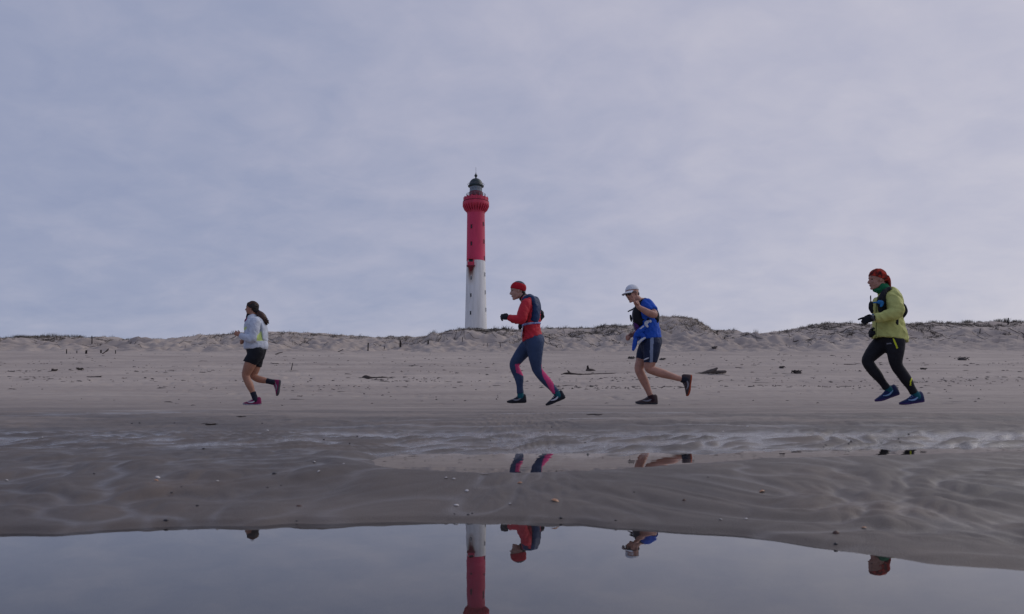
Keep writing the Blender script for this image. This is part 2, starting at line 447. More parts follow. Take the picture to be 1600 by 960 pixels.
# ------------------------------------------------------------------ water
def water_material():
    m = bpy.data.materials.new('still_water'); m.use_nodes = True
    nt = m.node_tree; nd, lk = nt.nodes, nt.links
    nd.clear()
    out = nd.new('ShaderNodeOutputMaterial')
    mixs = nd.new('ShaderNodeMixShader'); fr = nd.new('ShaderNodeFresnel'); fr.inputs['IOR'].default_value = 1.64
    tr = nd.new('ShaderNodeBsdfTransparent'); tr.inputs[0].default_value = (.97, .97, .96, 1)
    gl = nd.new('ShaderNodeBsdfGlossy'); gl.inputs['Roughness'].default_value = .0; gl.inputs[0].default_value = (1, 1, 1, 1)
    tcn = nd.new('ShaderNodeTexCoord')
    mp = nd.new('ShaderNodeMapping'); mp.inputs['Scale'].default_value = (1.0, 1.6, 1)
    lk.new(tcn.outputs['Object'], mp.inputs[0])
    nz = nd.new('ShaderNodeTexNoise'); nz.inputs['Scale'].default_value = 7; nz.inputs['Detail'].default_value = 1
    lk.new(mp.outputs[0], nz.inputs['Vector'])
    bp = nd.new('ShaderNodeBump'); bp.inputs['Strength'].default_value = .10; bp.inputs['Distance'].default_value = .0022
    lk.new(nz.outputs['Fac'], bp.inputs['Height'])
    lk.new(bp.outputs[0], gl.inputs['Normal'])
    lk.new(fr.outputs[0], mixs.inputs[0]); lk.new(tr.outputs[0], mixs.inputs[1]); lk.new(gl.outputs[0], mixs.inputs[2])
    lk.new(mixs.outputs[0], out.inputs[0])
    return m
water = water_material()
def pool(name, pts, z, label):
    me = bpy.data.meshes.new(name)
    me.from_pydata([(x, y, z) for x, y in pts], [], [tuple(range(len(pts)))])
    o = link(name, me, water, smooth=False)
    tag(o, label, kind='structure')
    return o
pool('tidal_pool', [(-7, -9), (7, -9), (7, 0.7), (1.2, 1.0), (.5, 1.18), (-.6, 1.24), (-1.5, 1.3), (-7, 1.3)], 0.0, 'still tidal pool in the foreground mirroring sky and lighthouse')
far2 = [(p, np.interp(p, CRP, CRY) - .02) for p in (540, 640, 760, 900, 1000, 1100, 1200, 1300, 1450, 1600, 1800)]
near_pts = [((p - 800) / 1200 * y, y) for p, y in far2]
far_pts = [((p - 800) / 1200 * y, y) for p, y in [(p, np.interp(p, FSP, FSY) + .06) for p in (1800, 1600, 1450, 1300, 1100, 1000, 900, 700, 600, 540)]]
pool('narrow_pool', near_pts + far_pts, W2, 'narrow pool behind the sand bar mirroring the runners\' legs')

# ------------------------------------------------------------------ mesh builders
def ring_faces(rings, n, cap0=True, cap1=True):
    f = []
    for i in range(rings - 1):
        for j in range(n):
            a = i * n + j; b = i * n + (j + 1) % n
            f.append((a, b, b + n, a + n))
    if cap0: f.append(tuple(range(n - 1, -1, -1)))
    if cap1: f.append(tuple(range((rings - 1) * n, rings * n)))
    return f
def revolve(profile, n=48, cap=True):
    v = []
    for r, z in profile:
        for j in range(n):
            a = 2 * math.pi * j / n
            v.append((r * math.cos(a), r * math.sin(a), z))
    return v, ring_faces(len(profile), n, cap, cap)
def mesh(name, v, f):
    me = bpy.data.meshes.new(name); me.from_pydata(v, [], f); me.update(); return me
def box_vf(x0, x1, y0, y1, z0, z1):
    v = [(x, y, z) for x in (x0, x1) for y in (y0, y1) for z in (z0, z1)]
    f = [(0, 1, 3, 2), (4, 6, 7, 5), (0, 4, 5, 1), (2, 3, 7, 6), (0, 2, 6, 4), (1, 5, 7, 3)]
    return v, f
def auto_flat(o, ang=35):
    """smooth faces with crisp edges above an angle"""
    me = o.data
    bm = bmesh.new(); bm.from_mesh(me)
    for e in bm.edges:
        if len(e.link_faces) == 2 and e.calc_face_angle(0) > R(ang): e.smooth = False
    bm.to_mesh(me); bm.free()
    return o

# ------------------------------------------------------------------ lighthouse
LD = 250.0; LS = 1200.0 / LD                   # picture pixels per metre out there
LX = (743.6 - 800) / LS
def lz(py): return CAM_H + (638 - py) / LS
LB = 11.8                                      # ground level at its foot
paint_red = mat('red_tower_paint', (.54, .034, .092), .55, .18, .35, 0, 60, .4, stretch=(1, 1, .25))
paint_red_b = mat('red_gallery_paint', (.52, .038, .08), .6, .15, .8, 0, 60, .4)
white_m = bpy.data.materials.new('white_tower_paint'); white_m.use_nodes = True
def tower_white():
    nt = white_m.node_tree; nd, lk = nt.nodes, nt.links; b = nd['Principled BSDF']
    b.inputs['Roughness'].default_value = .65
    t = nd.new('ShaderNodeTexCoord')
    mp = nd.new('ShaderNodeMapping'); mp.inputs['Scale'].default_value = (1.2, 1.2, .12); lk.new(t.outputs['Object'], mp.inputs[0])
    n = nd.new('ShaderNodeTexNoise'); n.inputs['Scale'].default_value = .9; n.inputs['Detail'].default_value = 6; lk.new(mp.outputs[0], n.inputs[0])
    cr = nd.new('ShaderNodeValToRGB'); cr.color_ramp.elements[0].position = .3; cr.color_ramp.elements[0].color = (.60, .60, .58, 1)
    cr.color_ramp.elements[1].position = .7; cr.color_ramp.elements[1].color = (.78, .78, .77, 1); lk.new(n.outputs['Fac'], cr.inputs[0])
    # rust running down from the balcony (a stain with its own shape on the seaward face)
    sx = nd.new('ShaderNodeSeparateXYZ'); lk.new(t.outputs['Object'], sx.inputs[0])
    def M(op, a, c=None):
        k = nd.new('ShaderNodeMath'); k.operation = op
        for i, v in enumerate((a, c)):
            if v is None: continue
            if isinstance(v, (int, float)): k.inputs[i].default_value = v
            else: lk.new(v, k.inputs[i])
        return k.outputs[0]
    bx = (736.6 - 743.6) / LS
    zt = lz(421) - LB; zb_ = lz(449) - LB
    dx = M('ABSOLUTE', M('SUBTRACT', sx.outputs[0], bx))
    across = M('SUBTRACT', 1.0, M('DIVIDE', dx, 1.45))
    down = M('DIVIDE', M('SUBTRACT', sx.outputs[2], zb_), zt - zb_)
    dn = M('MULTIPLY', M('MINIMUM', M('MAXIMUM', down, 0.0), 1.0), M('LESS_THAN', sx.outputs[2], zt + .8))
    mp2 = nd.new('ShaderNodeMapping'); mp2.inputs['Scale'].default_value = (2.6, .3, .25); lk.new(t.outputs['Object'], mp2.inputs[0])
    n2 = nd.new('ShaderNodeTexNoise'); n2.inputs['Scale'].default_value = 1.5; n2.inputs['Detail'].default_value = 4; lk.new(mp2.outputs[0], n2.inputs[0])
    front = M('LESS_THAN', sx.outputs[1], 0.0)
    am = M('MULTIPLY', M('MULTIPLY', M('MAXIMUM', across, 0.0), dn), M('MULTIPLY', front, M('MULTIPLY', n2.outputs['Fac'], 3.6)))
    am = M('MINIMUM', am, .95)
    rc = nd.new('ShaderNodeValToRGB'); rc.color_ramp.elements[0].color = (.50, .36, .20, 1); rc.color_ramp.elements[1].color = (.16, .055, .03, 1)
    rc.color_ramp.elements[1].position = .85
    lk.new(am, rc.inputs[0])
    mxn = nd.new('ShaderNodeMix'); mxn.data_type = 'RGBA'; lk.new(am, mxn.inputs['Factor']); lk.new(cr.outputs[0], mxn.inputs['A']); lk.new(rc.outputs[0], mxn.inputs['B'])
    lk.new(mxn.outputs['Result'], b.inputs['Base Color'])
tower_white()
dark_win = mat('dark_window_glass', (.012, .014, .02), .15, .2, 3)
dome_m = mat('weathered_dome_metal', (.020, .034, .036), .45, .3, .8, 0, 60, .5, metallic=.3)
glass_m = mat('lantern_glass', (.16, .20, .22), .08, .2, 1.5, 0, 60, .8)
rail_m = mat('grey_railing_metal', (.20, .19, .21), .5, .1, 3)
dark_red = mat('dark_red_paint', (.16, .012, .028), .6, .2, 1)

lh = empty('lighthouse', (LX, LD, LB))
tag(lh, 'tall round lighthouse, red above white, standing behind the dune crest', 'lighthouse')
def rad(py):      # tower radius
    return np.interp(py, [318, 331, 345, 408, 460, 513, 578], [13.6, 13.75, 13.9, 14.65, 15.9, 17.2, 19.5]) / LS
def lh_rev(name, prof, m, parent=lh, n=48, ang=40):
    v, f = revolve([(r, z - LB) for r, z in prof], n)
    return auto_flat(link(name, mesh(name, v, f), m, parent), ang)
pys = np.linspace(408, 582, 16)
lh_rev('white_shaft', [(rad(p), lz(p)) for p in pys[::-1]], white_m)
pys = np.linspace(322, 408, 12)
lh_rev('red_shaft', [(rad(p) + .012, lz(p)) for p in pys[::-1]], paint_red)
lh_rev('colour_band_edge', [(rad(408) + .03, lz(408.6)), (rad(408) + .06, lz(408.2)), (rad(408) + .03, lz(407.7))], paint_red)
lh_rev('neck_moulding', [(13.8 / LS, lz(334)), (14.3 / LS, lz(333.6)), (14.3 / LS, lz(332.6)), (13.8 / LS, lz(332))], paint_red_b)
gal = lh_rev('gallery', [(15.5 / LS, lz(327)), (20.4 / LS, lz(321.8)), (20.7 / LS, lz(321.0)), (20.7 / LS, lz(317.4)), (19.6 / LS, lz(316.4)), (19.8 / LS, lz(316)), (12 / LS, lz(316))], paint_red_b, ang=20)
# thin, deep-set brackets carrying the gallery
def bracket_mesh():
    r0, r1 = 13.6 / LS, 20.6 / LS
    w = .12
    pr = [(r0, lz(333) - LB), (15.2 / LS, lz(331.5) - LB), (18.2 / LS, lz(328.5) - LB), (r1, lz(323.5) - LB), (r1, lz(321.8) - LB), (r0, lz(321.8) - LB)]
    n = len(pr)
    v = [(r, -w, z) for r, z in pr] + [(r, w, z) for r, z in pr]
    f = [tuple(range(n)), tuple(range(2 * n - 1, n - 1, -1))] + [(i, i + n, (i + 1) % n + n, (i + 1) % n) for i in range(n)]
    return mesh('bracket', v, f)
brm = bracket_mesh()
for k in range(28):
    o = link('bracket', brm, paint_red_b, gal, smooth=False); o.rotation_euler.z = 2 * math.pi * k / 28 + .05
# parapet wall with piers
par = lh_rev('parapet', [(19.0 / LS, lz(316)), (19.2 / LS, lz(315.4)), (19.2 / LS, lz(310.4)), (18.0 / LS, lz(310.4)), (18.0 / LS, lz(316))], paint_red_b)
v, f = box_vf(17.8 / LS, 19.5 / LS, -.2, .2, lz(316) - LB, lz(309.2) - LB)
pm = mesh('pier', v, f)
for k in range(16):
    o = link('pier', pm, paint_red_b, par, smooth=False); o.rotation_euler.z = 2 * math.pi * k / 16 + .1
lh_rev('gallery_line', [(20.0 / LS, lz(316.5)), (20.3 / LS, lz(316.3)), (20.3 / LS, lz(315.7)), (19.3 / LS, lz(315.5))], dark_red)
lh_rev('service_drum', [(12.9 / LS, lz(316)), (12.9 / LS, lz(308)), (12.0 / LS, lz(307.6)), (10.7 / LS, lz(307.4)), (10.7 / LS, lz(300.8)), (9.5 / LS, lz(300.2))], dark_red)
# upper railing
rl = empty('railing', (0, 0, 0)); rl.parent = lh
def torus_vf(R0, z, r, n=48, m=5):
    v = []; f = []
    for i in range(n):
        a = 2 * math.pi * i / n
        for j in range(m):
            b = 2 * math.pi * j / m
            v.append(((R0 + r * math.cos(b)) * math.cos(a), (R0 + r * math.cos(b)) * math.sin(a), z + r * math.sin(b)))
    for i in range(n):
        for j in range(m):
            f.append((i * m + j, ((i + 1) % n) * m + j, ((i + 1) % n) * m + (j + 1) % m, i * m + (j + 1) % m))
    return v, f
for py, rr in ((304.2, 15.0), (306.0, 14.6)):
    v, f = torus_vf(rr / LS, lz(py) - LB, .06); link('rail', mesh('rail', v, f), rail_m, rl)
v, f = box_vf(14.4 / LS, 14.9 / LS, -.05, .05, lz(309.6) - LB, lz(303.6) - LB); pom = mesh('rail_post', v, f)
for k in range(14):
    o = link('rail_post', pom, rail_m, rl, smooth=False); o.rotation_euler.z = 2 * math.pi * k / 14 + .2
# lantern
lan = empty('lantern', (0, 0, 0)); lan.parent = lh
v, f = box_vf(9.3 / LS, 9.8 / LS, -.07, .07, lz(301) - LB, lz(291) - LB); mm = mesh('mullion', v, f)
NL = 12
for k in range(NL):
    o = link('mullion', mm, rail_m, lan, smooth=False); o.rotation_euler.z = 2 * math.pi * (k + .5) / NL
hw = 9.35 / LS * math.tan(math.pi / NL) - .06
v, f = box_vf(9.25 / LS, 9.35 / LS, -hw, hw, lz(300.6) - LB, lz(292) - LB); pmz = mesh('pane', v, f)
for k in range(NL):
    o = link('pane', pmz, glass_m, lan, smooth=False); o.rotation_euler.z = 2 * math.pi * k / NL
v, f = torus_vf(9.6 / LS, lz(296.5) - LB, .05, 24); link('glazing_bar', mesh('glazing_bar', v, f), rail_m, lan)
dome = lh_rev('dome', [(10.2 / LS, lz(292.6)), (12.4 / LS, lz(292.0)), (12.4 / LS, lz(290.6)), (11.3 / LS, lz(290.2))] +
              [(10.9 / LS * math.cos(a), lz(290.2 - 11.2 * math.sin(a))) for a in np.linspace(.05, 1.46, 12)] + [(.9 / LS, lz(278.2)), (1.5 / LS, lz(277.6)), (.8 / LS, lz(277.0)), (.8 / LS, lz(276.6))], dome_m)
lh_rev('finial', [(.7 / LS, lz(277)), (1.4 / LS, lz(276.6)), (2.3 / LS, lz(275.8)), (2.5 / LS, lz(274.8)), (2.2 / LS, lz(273.8)), (1.2 / LS, lz(272.6)), (.5 / LS, lz(271)), (.25 / LS, lz(269))], dome_m, dome, 20)
lh_rev('lightning_rod', [(.24 / LS, lz(269.6)), (.2 / LS, lz(262)), (.03 / LS, lz(261.5))], rail_m, dome, 8)
v, f = torus_vf(12.9 / LS, lz(288.6) - LB, .06, 36); link('dome_rail', mesh('dome_rail', v, f), rail_m, dome)
# windows: dark panes in shallow stone frames, set round the shaft
frame_r = mat('red_window_frame', (.30, .016, .04), .6, .1, 2)
frame_w = mat('white_window_frame', (.62, .62, .60), .6, .1, 2)
def lh_window(px, py, w=2.4, h=6.0, red=True):
    r = float(rad(py)); a = math.asin(max(-.97, min(.97, (px - 743.6) / LS / r)))
    th = -math.pi / 2 + a
    w2, h2 = w / LS / 2, h / LS / 2
    fw = .10
    v = []; f = []
    for (a0, a1, c0, c1) in ((-w2 - fw, -w2, -h2 - fw, h2 + fw), (w2, w2 + fw, -h2 - fw, h2 + fw), (-w2, w2, h2, h2 + fw), (-w2 - .05, w2 + .05, -h2 - fw, -h2)):
        bv, bf = box_vf(-.30, .09, a0, a1, c0, c1)
        f += [tuple(i + len(v) for i in q) for q in bf]; v += bv
    fr = link('window', mesh('window', v, f), frame_r if red else frame_w, lh, smooth=False)
    fr.location = (r * math.cos(th), r * math.sin(th), lz(py) - LB); fr.rotation_euler.z = th
    v, f = box_vf(-.28, .035, -w2, w2, -h2, h2)
    link('pane', mesh('pane', v, f), dark_win, fr, smooth=False)
for px, py, red in ((737.4, 357, 1), (737.2, 383.5, 1), (755.6, 352, 1), (756.4, 379, 1), (757.2, 405, 1), (737.0, 437, 0), (736.6, 463.6, 0), (736.2, 491, 0),
                    (757.6, 430, 0), (758.4, 458, 0), (759.2, 485, 0), (737.2, 327.5, 1)):
    lh_window(px, py, 2.3, 5.6, bool(red))
# balcony at the change of colour
bal = empty('balcony', ((736.6 - 743.6) / LS, 0, 0)); bal.parent = lh
rf = float(rad(414)); yf = -math.sqrt(rf ** 2 - (7.0 / LS) ** 2)
bw = 6.6 / LS
def bal_box(name, x0, x1, y0, y1, p0, p1, m):
    v, f = box_vf(x0, x1, y0, y1, lz(p0) - LB, lz(p1) - LB); return link(name, mesh(name, v, f), m, bal, smooth=False)
bal_box('balcony_floor', -bw, bw, yf - 1.5, yf + .6, 419.3, 418.2, dark_red)
bal_box('balcony_parapet', -bw * .78, bw * .78, yf - 1.36, yf - 1.16, 418.2, 412.9, paint_red_b)
for sx in (-1, 1):
    x0, x1 = sorted((sx * bw * .78, sx * bw * .78 - sx * .2))
    bal_box('balcony_side', x0, x1, yf - 1.16, yf + .5, 418.2, 412.9, paint_red_b)
    x0, x1 = sorted((sx * bw * .78, sx * bw * .78 - sx * .3))
    bal_box('balcony_post', x0, x1, yf - 1.3, yf - 1.0, 412.9, 408.2, paint_red_b)
bal_box('balcony_roof', -bw * .85, bw * .85, yf - 1.42, yf + .6, 408.2, 407.2, paint_red_b)
bal_box('balcony_door', -.62, .62, yf - .35, yf + .4, 418.2, 408.3, dark_win)
v, f = [], []
for i, (hw_, p, d) in enumerate(((bw * .85, 419.3, 1.4), (bw * .5, 421.5, .9), (bw * .3, 424.5, .45), (bw * .12, 427, .15))):
    for x, y in ((-hw_, yf - d), (hw_, yf - d), (hw_, yf + .6), (-hw_, yf + .6)): v.append((x, y, lz(p) - LB))
f = ring_faces(4, 4); link('balcony_corbel', mesh('balcony_corbel', v, f), dark_red, bal, smooth=False)

# ------------------------------------------------------------------ body building
def catmull(pts, k):
    out = []
    n = len(pts)
    P = [np.array(p, float) for p in pts]
    for i in range(n - 1):
        p0 = P[i - 1] if i > 0 else 2 * P[0] - P[1]
        p1, p2 = P[i], P[i + 1]
        p3 = P[i + 2] if i + 2 < n else 2 * P[-1] - P[-2]
        for j in range(k):
            t = j / k
            out.append(.5 * ((2 * p1) + (-p0 + p2) * t + (2 * p0 - 5 * p1 + 4 * p2 - p3) * t * t + (-p0 + 3 * p1 - 3 * p2 + p3) * t ** 3))
    out.append(P[-1])
    return out
def loft_vf(secs, lat=(0, 1, 0), k=4, n=18, dome=(True, True), end_n=(None, None), sq=1.0):
    """secs: (x, y, z, r_fore_aft, r_lateral); a closed tapering tube with rounded or flat ends"""
    pts = catmull([list(s) for s in secs], k) if len(secs) > 1 else secs
    pts = [np.array(p, float) for p in pts]
    C = [p[:3] for p in pts]
    v = []; nr = 0
    lat = np.array(lat, float)
    m = len(pts)
    def frame(t):
        t = t / (np.linalg.norm(t) + 1e-9)
        l = lat - t * np.dot(lat, t); l = l / (np.linalg.norm(l) + 1e-9)
        return t, l, np.cross(l, t)
    tans = []
    for i in range(m):
        a = C[max(i - 1, 0)]; b = C[min(i + 1, m - 1)]
        tans.append(b - a)
    if end_n[0] is not None: tans[0] = np.array(end_n[0], float)
    if end_n[1] is not None: tans[-1] = np.array(end_n[1], float)
    def ring(c, fr, r1, r2):
        t, l, f = fr
        for j in range(n):
            a = 2 * math.pi * j / n
            ca, sa = math.cos(a), math.sin(a)
            if sq != 1.0:
                ca = math.copysign(abs(ca) ** sq, ca); sa = math.copysign(abs(sa) ** sq, sa)
            v.append(tuple(c + f * r1 * ca + l * r2 * sa))
    if dome[0]:
        fr = frame(tans[0]); r = min(pts[0][3], pts[0][4])
        for s in (.97, .8, .5):
            ring(C[0] - fr[0] * r * s, fr, pts[0][3] * math.sqrt(1 - s * s), pts[0][4] * math.sqrt(1 - s * s)); nr += 1
    for i in range(m):
        ring(C[i], frame(tans[i]), max(pts[i][3], .001), max(pts[i][4], .001)); nr += 1
    if dome[1]:
        fr = frame(tans[-1]); r = min(pts[-1][3], pts[-1][4])
        for s in (.5, .8, .97):
            ring(C[-1] + fr[0] * r * s, fr, pts[-1][3] * math.sqrt(1 - s * s), pts[-1][4] * math.sqrt(1 - s * s)); nr += 1
    return v, ring_faces(nr, n)
def ellipsoid_vf(c, axes, n=20, m=12):
    v = []
    A = [np.array(a, float) for a in axes]; c = np.array(c, float)
    for i in range(m + 1):
        th = math.pi * (i + .0) / m
        th = min(max(th, .02), math.pi - .02)
        for j in range(n):
            a = 2 * math.pi * j / n
            v.append(tuple(c + A[0] * math.sin(th) * math.cos(a) + A[1] * math.sin(th) * math.sin(a) + A[2] * math.cos(th)))
    return v, ring_faces(m + 1, n)
class Blob:
    def __init__(self): self.v = []; self.f = []
    def add(self, vf):
        o = len(self.v); self.v += vf[0]; self.f += [tuple(i + o for i in q) for q in vf[1]]; return self
    def build(self, name, mats, parent, voxel=.006, smooth=4, disp=0.0, dscale=14.0, pick=None, seed=0, post=None):
        me = mesh(name, self.v, self.f)
        bm = bmesh.new(); bm.from_mesh(me); bmesh.ops.recalc_face_normals(bm, faces=bm.faces); bm.to_mesh(me); bm.free()
        if voxel:
            t = bpy.data.objects.new('tmp', me); COL.objects.link(t)
            r = t.modifiers.new('r', 'REMESH'); r.mode = 'VOXEL'; r.voxel_size = voxel; r.adaptivity = 0
            if smooth:
                sm = t.modifiers.new('s', 'SMOOTH'); sm.factor = .5; sm.iterations = smooth
            dg = bpy.context.evaluated_depsgraph_get()
            me2 = bpy.data.meshes.new_from_object(t.evaluated_get(dg), depsgraph=dg)
            bpy.data.objects.remove(t); bpy.data.meshes.remove(me); me = me2; me.name = name
        if disp or post:
            co = np.empty(len(me.vertices) * 3, np.float32); me.vertices.foreach_get('co', co); co = co.reshape(-1, 3)
            if disp:
                no = np.empty(len(me.vertices) * 3, np.float32); me.vertex_normals.foreach_get('vector', no); no = no.reshape(-1, 3)
                a = co[:, 0] * dscale; b = co[:, 2] * dscale; c = co[:, 1] * dscale
                w = .6 * pn(a * .7 + c, b * 1.3, seed + 1)
                d = (1 - 2.4 * np.abs(pn(a * .8 + w + c * .6, b * .8 + a * .5 - c * .5, seed + 2))) + .5 * pn(a * 2.1 + c, b * 2.1 - c, seed + 3)
                co = co + no * (disp * d)[:, None]
            if post: co = post(co)
            me.vertices.foreach_set('co', co.astype(np.float32).ravel()); me.update()
        mats = mats if isinstance(mats, list) else [mats]
        for m in mats: me.materials.append(m)
        if pick:
            n = len(me.polygons)
            cc = np.empty(n * 3, np.float32); me.polygons.foreach_get('center', cc); cc = cc.reshape(-1, 3)
            me.polygons.foreach_set('material_index', pick(cc).astype(np.int32))
        return link(name, me, None, parent)

class Runner:
    def __init__(self, ox, oy, k, D, foot, label, group=None):
        self.ox, self.oy, self.k, self.D = ox, oy, k, D
        px = ox + foot[0] / k
        self.root = Vector(((px - 800) / 1200 * D, D, 0))
        self.root.z = float(ground(np.array([self.root.x]), np.array([D]), True)[0][0])
        self.e = empty('person', self.root)
        tag(self.e, label, 'person', group)
        self.body = Blob()
    def p(self, zx, zy, d=0.0):
        px = self.ox + zx / self.k; py = self.oy + zy / self.k
        Y = self.D + d
        return np.array(((px - 800) / 1200 * Y - self.root.x, d, CAM_H + (638 - py) / 1200 * Y - self.root.z))
    def px_of(self, co):
        """side-view coordinates of local points"""
        Y = self.D + co[:, 1]
        px = 800 + 1200 * (co[:, 0] + self.root.x) / Y; py = 638 - 1200 * (co[:, 2] + self.root.z - CAM_H) / Y
        return (px - self.ox) * self.k, (py - self.oy) * self.k
    def secs(self, L, dr=0.0):
        out = []
        for s in L:
            zx, zy, d, r = s[:4]; r2 = s[4] if len(s) > 4 else r
            c = self.p(zx, zy, d)
            out.append((*c, max(r + dr, .006), max(r2 + dr, .006)))
        return out
    def limb(self, L, dr=0.0, blob=None, **kw):
        (blob or self.body).add(loft_vf(self.secs(L, dr), **kw)); return self

def unit(v): v = np.array(v, float); return v / np.linalg.norm(v)
def rot_about(v, ax, a):
    ax = unit(ax); return v * math.cos(a) + np.cross(ax, v) * math.sin(a) + ax * np.dot(ax, v) * (1 - math.cos(a))
def hand(blob, wrist, d, across, palm, curls, size=1.0, thumb=(.55, .65, .35), rr=.0086, spread=0.0):
    """palm, four fingers of unequal length with three joints each and a thumb from the palm's side.
    d: wrist to knuckles; across: towards the index finger; palm: the way the palm faces; curls: joint angles per finger"""
    d, across, palm = unit(d), unit(across), unit(palm)
    w = np.array(wrist, float)
    s = size
    blob.add(loft_vf([(*(w - d * .02 * s), .021 * s, .028 * s), (*(w + d * .02 * s), .019 * s, .034 * s), (*(w + d * .055 * s), .017 * s, .040 * s), (*(w + d * .088 * s), .014 * s, .039 * s)], lat=across, k=3, n=14))
    fac = (.92, 1.0, .94, .76)
    for i in range(4):
        base = w + d * (.086 - .004 * abs(i - 1)) * s + across * (.030 - i * .0195) * s
        cur = d + across * (.10 - .07 * i + (spread if i == 0 else -spread * .6 if i == 1 else 0)); cur = unit(cur)
        pts = [base - cur * .015 * s, base]; ax = np.cross(cur, palm)
        c = curls[i] if isinstance(curls[0], (list, tuple)) else curls
        for L, a in zip((.044, .028, .022), c):
            cur = rot_about(cur, ax, a); pts.append(pts[-1] + cur * L * fac[i] * s)
        rs = (rr * 1.1, rr * 1.08, rr, rr * .95, rr * .85)
        blob.add(loft_vf([(*q, r * s, r * s) for q, r in zip(pts, rs)], lat=across, k=2, n=8))
    tb = w + d * .022 * s + across * .028 * s + palm * .006 * s
    td = unit(d * thumb[0] + across * thumb[1] + palm * thumb[2])
    td2 = unit(d * (thumb[0] + .5) + across * (thumb[1] - .5) + palm * (thumb[2] + .3))
    p1 = tb + td * .036 * s; p2 = p1 + td2 * .030 * s; p3 = p2 + td2 * .022 * s
    blob.add(loft_vf([(*tb, .014 * s, .013 * s), (*p1, .0115 * s, .0115 * s), (*p2, .0100 * s, .0100 * s), (*p3, .008 * s, .008 * s)], lat=palm, k=2, n=8))

def head(blob, B, Fv, U, H, jaw=1.0):
    """skull, face, jaw, nose, lips, brow and ears in one blob; returns a local-to-figure map"""
    Fv = unit(Fv); U = unit(np.array(U, float) - Fv * np.dot(U, Fv)); L = np.cross(U, Fv)   # L: the figure's left
    B = np.array(B, float)
    def P(f, u, l=0.0): return B + (Fv * f + U * u + L * l) * H
    def E(f, u, l, rf, ru, rl_): blob.add(ellipsoid_vf(P(f, u, l), (Fv * rf * H, L * rl_ * H, U * ru * H)))
    E(-.05, .63, 0, .405, .365, .325)
    E(.10, .62, 0, .28, .30, .285)
    E(.13, .38, 0, .235, .34, .25)
    E(.10, .22, 0, .20, .17, .215)
    blob.add(loft_vf([(*P(-.04, .30, .17), .09 * H, .07 * H), (*P(.10, .16, .15), .075 * H, .06 * H), (*P(.26, .085, .05), .075 * H, .065 * H)], lat=L, k=3, n=10))
    blob.add(loft_vf([(*P(-.04, .30, -.17), .09 * H, .07 * H), (*P(.10, .16, -.15), .075 * H, .06 * H), (*P(.26, .085, -.05), .075 * H, .065 * H)], lat=L, k=3, n=10))
    E(.275, .085, 0, .085, .075, .10)                                     # chin
    blob.add(loft_vf([(*P(.325, .565), .035 * H, .05 * H), (*P(.385, .47), .045 * H, .05 * H), (*P(.435, .385), .05 * H, .065 * H)], lat=L, k=3, n=10))
    E(.385, .355, .05, .05, .04, .045); E(.385, .355, -.05, .05, .04, .045)   # nostril wings
    blob.add(loft_vf([(*P(.30, .60, .19), .035 * H, .035 * H), (*P(.345, .615, .08), .04 * H, .04 * H), (*P(.345, .615, -.08), .04 * H, .04 * H), (*P(.30, .60, -.19), .035 * H, .035 * H)], lat=U, k=3, n=8))
    E(.245, .41, .145, .09, .09, .08); E(.245, .41, -.145, .09, .09, .08)      # cheekbones
    E(.335, .255, 0, .045, .032, .095); E(.325, .205, 0, .045, .032, .085)     # lips
    for s in (1, -1):
        blob.add(ellipsoid_vf(P(-.05, .46, .315 * s), ((Fv * .8 - U * .2) * .075 * H, L * .035 * H, (U * .95 + Fv * -.2) * .125 * H), 12, 8))
    return P, Fv, U, L
def face_parts(P, Fv, U, L, H, parent, brow_m, eye_m, lip_m):
    for s in (1, -1):
        Blob().add(ellipsoid_vf(P(.305, .525, .135 * s), (Fv * .035 * H, L * .065 * H, U * .030 * H), 12, 8)).build('eye', eye_m, parent, voxel=0)
        Blob().add(loft_vf([(*P(.335, .635, .07 * s), .012 * H, .018 * H), (*P(.335, .655, .14 * s), .012 * H, .020 * H), (*P(.285, .630, .21 * s), .009 * H, .014 * H)], lat=U, k=3, n=8)).build('eyebrow', brow_m, parent, voxel=0)
    Blob().add(loft_vf([(*P(.325, .232, .085), .010 * H, .012 * H), (*P(.377, .234, .03), .012 * H, .022 * H), (*P(.377, .234, -.03), .012 * H, .022 * H), (*P(.325, .232, -.085), .010 * H, .012 * H)], lat=U, k=3, n=8)).build('lips', lip_m, parent, voxel=0)
def shell_vf(c, axF, axL, axU, lat0, lat1, tilt=0.0, n=28, m=12, fold=0.0):
    """part of an ellipsoid between two latitudes of a pole tipped back by tilt"""
    c = np.array(c, float); v = []
    for i in range(m + 1):
        la = lat0 + (lat1 - lat0) * i / m
        for j in range(n):
            a = 2 * math.pi * j / n
            f, l, u = math.cos(la) * math.cos(a), math.cos(la) * math.sin(a), math.sin(la)
            f2 = f * math.cos(tilt) - u * math.sin(tilt); u2 = f * math.sin(tilt) + u * math.cos(tilt)
            k = 1 + fold * math.sin(5 * a + 7 * la)
            v.append(tuple(c + (np.array(axF) * f2 + np.array(axL) * l + np.array(axU) * u2) * k))
    return v, ring_faces(m + 1, n)

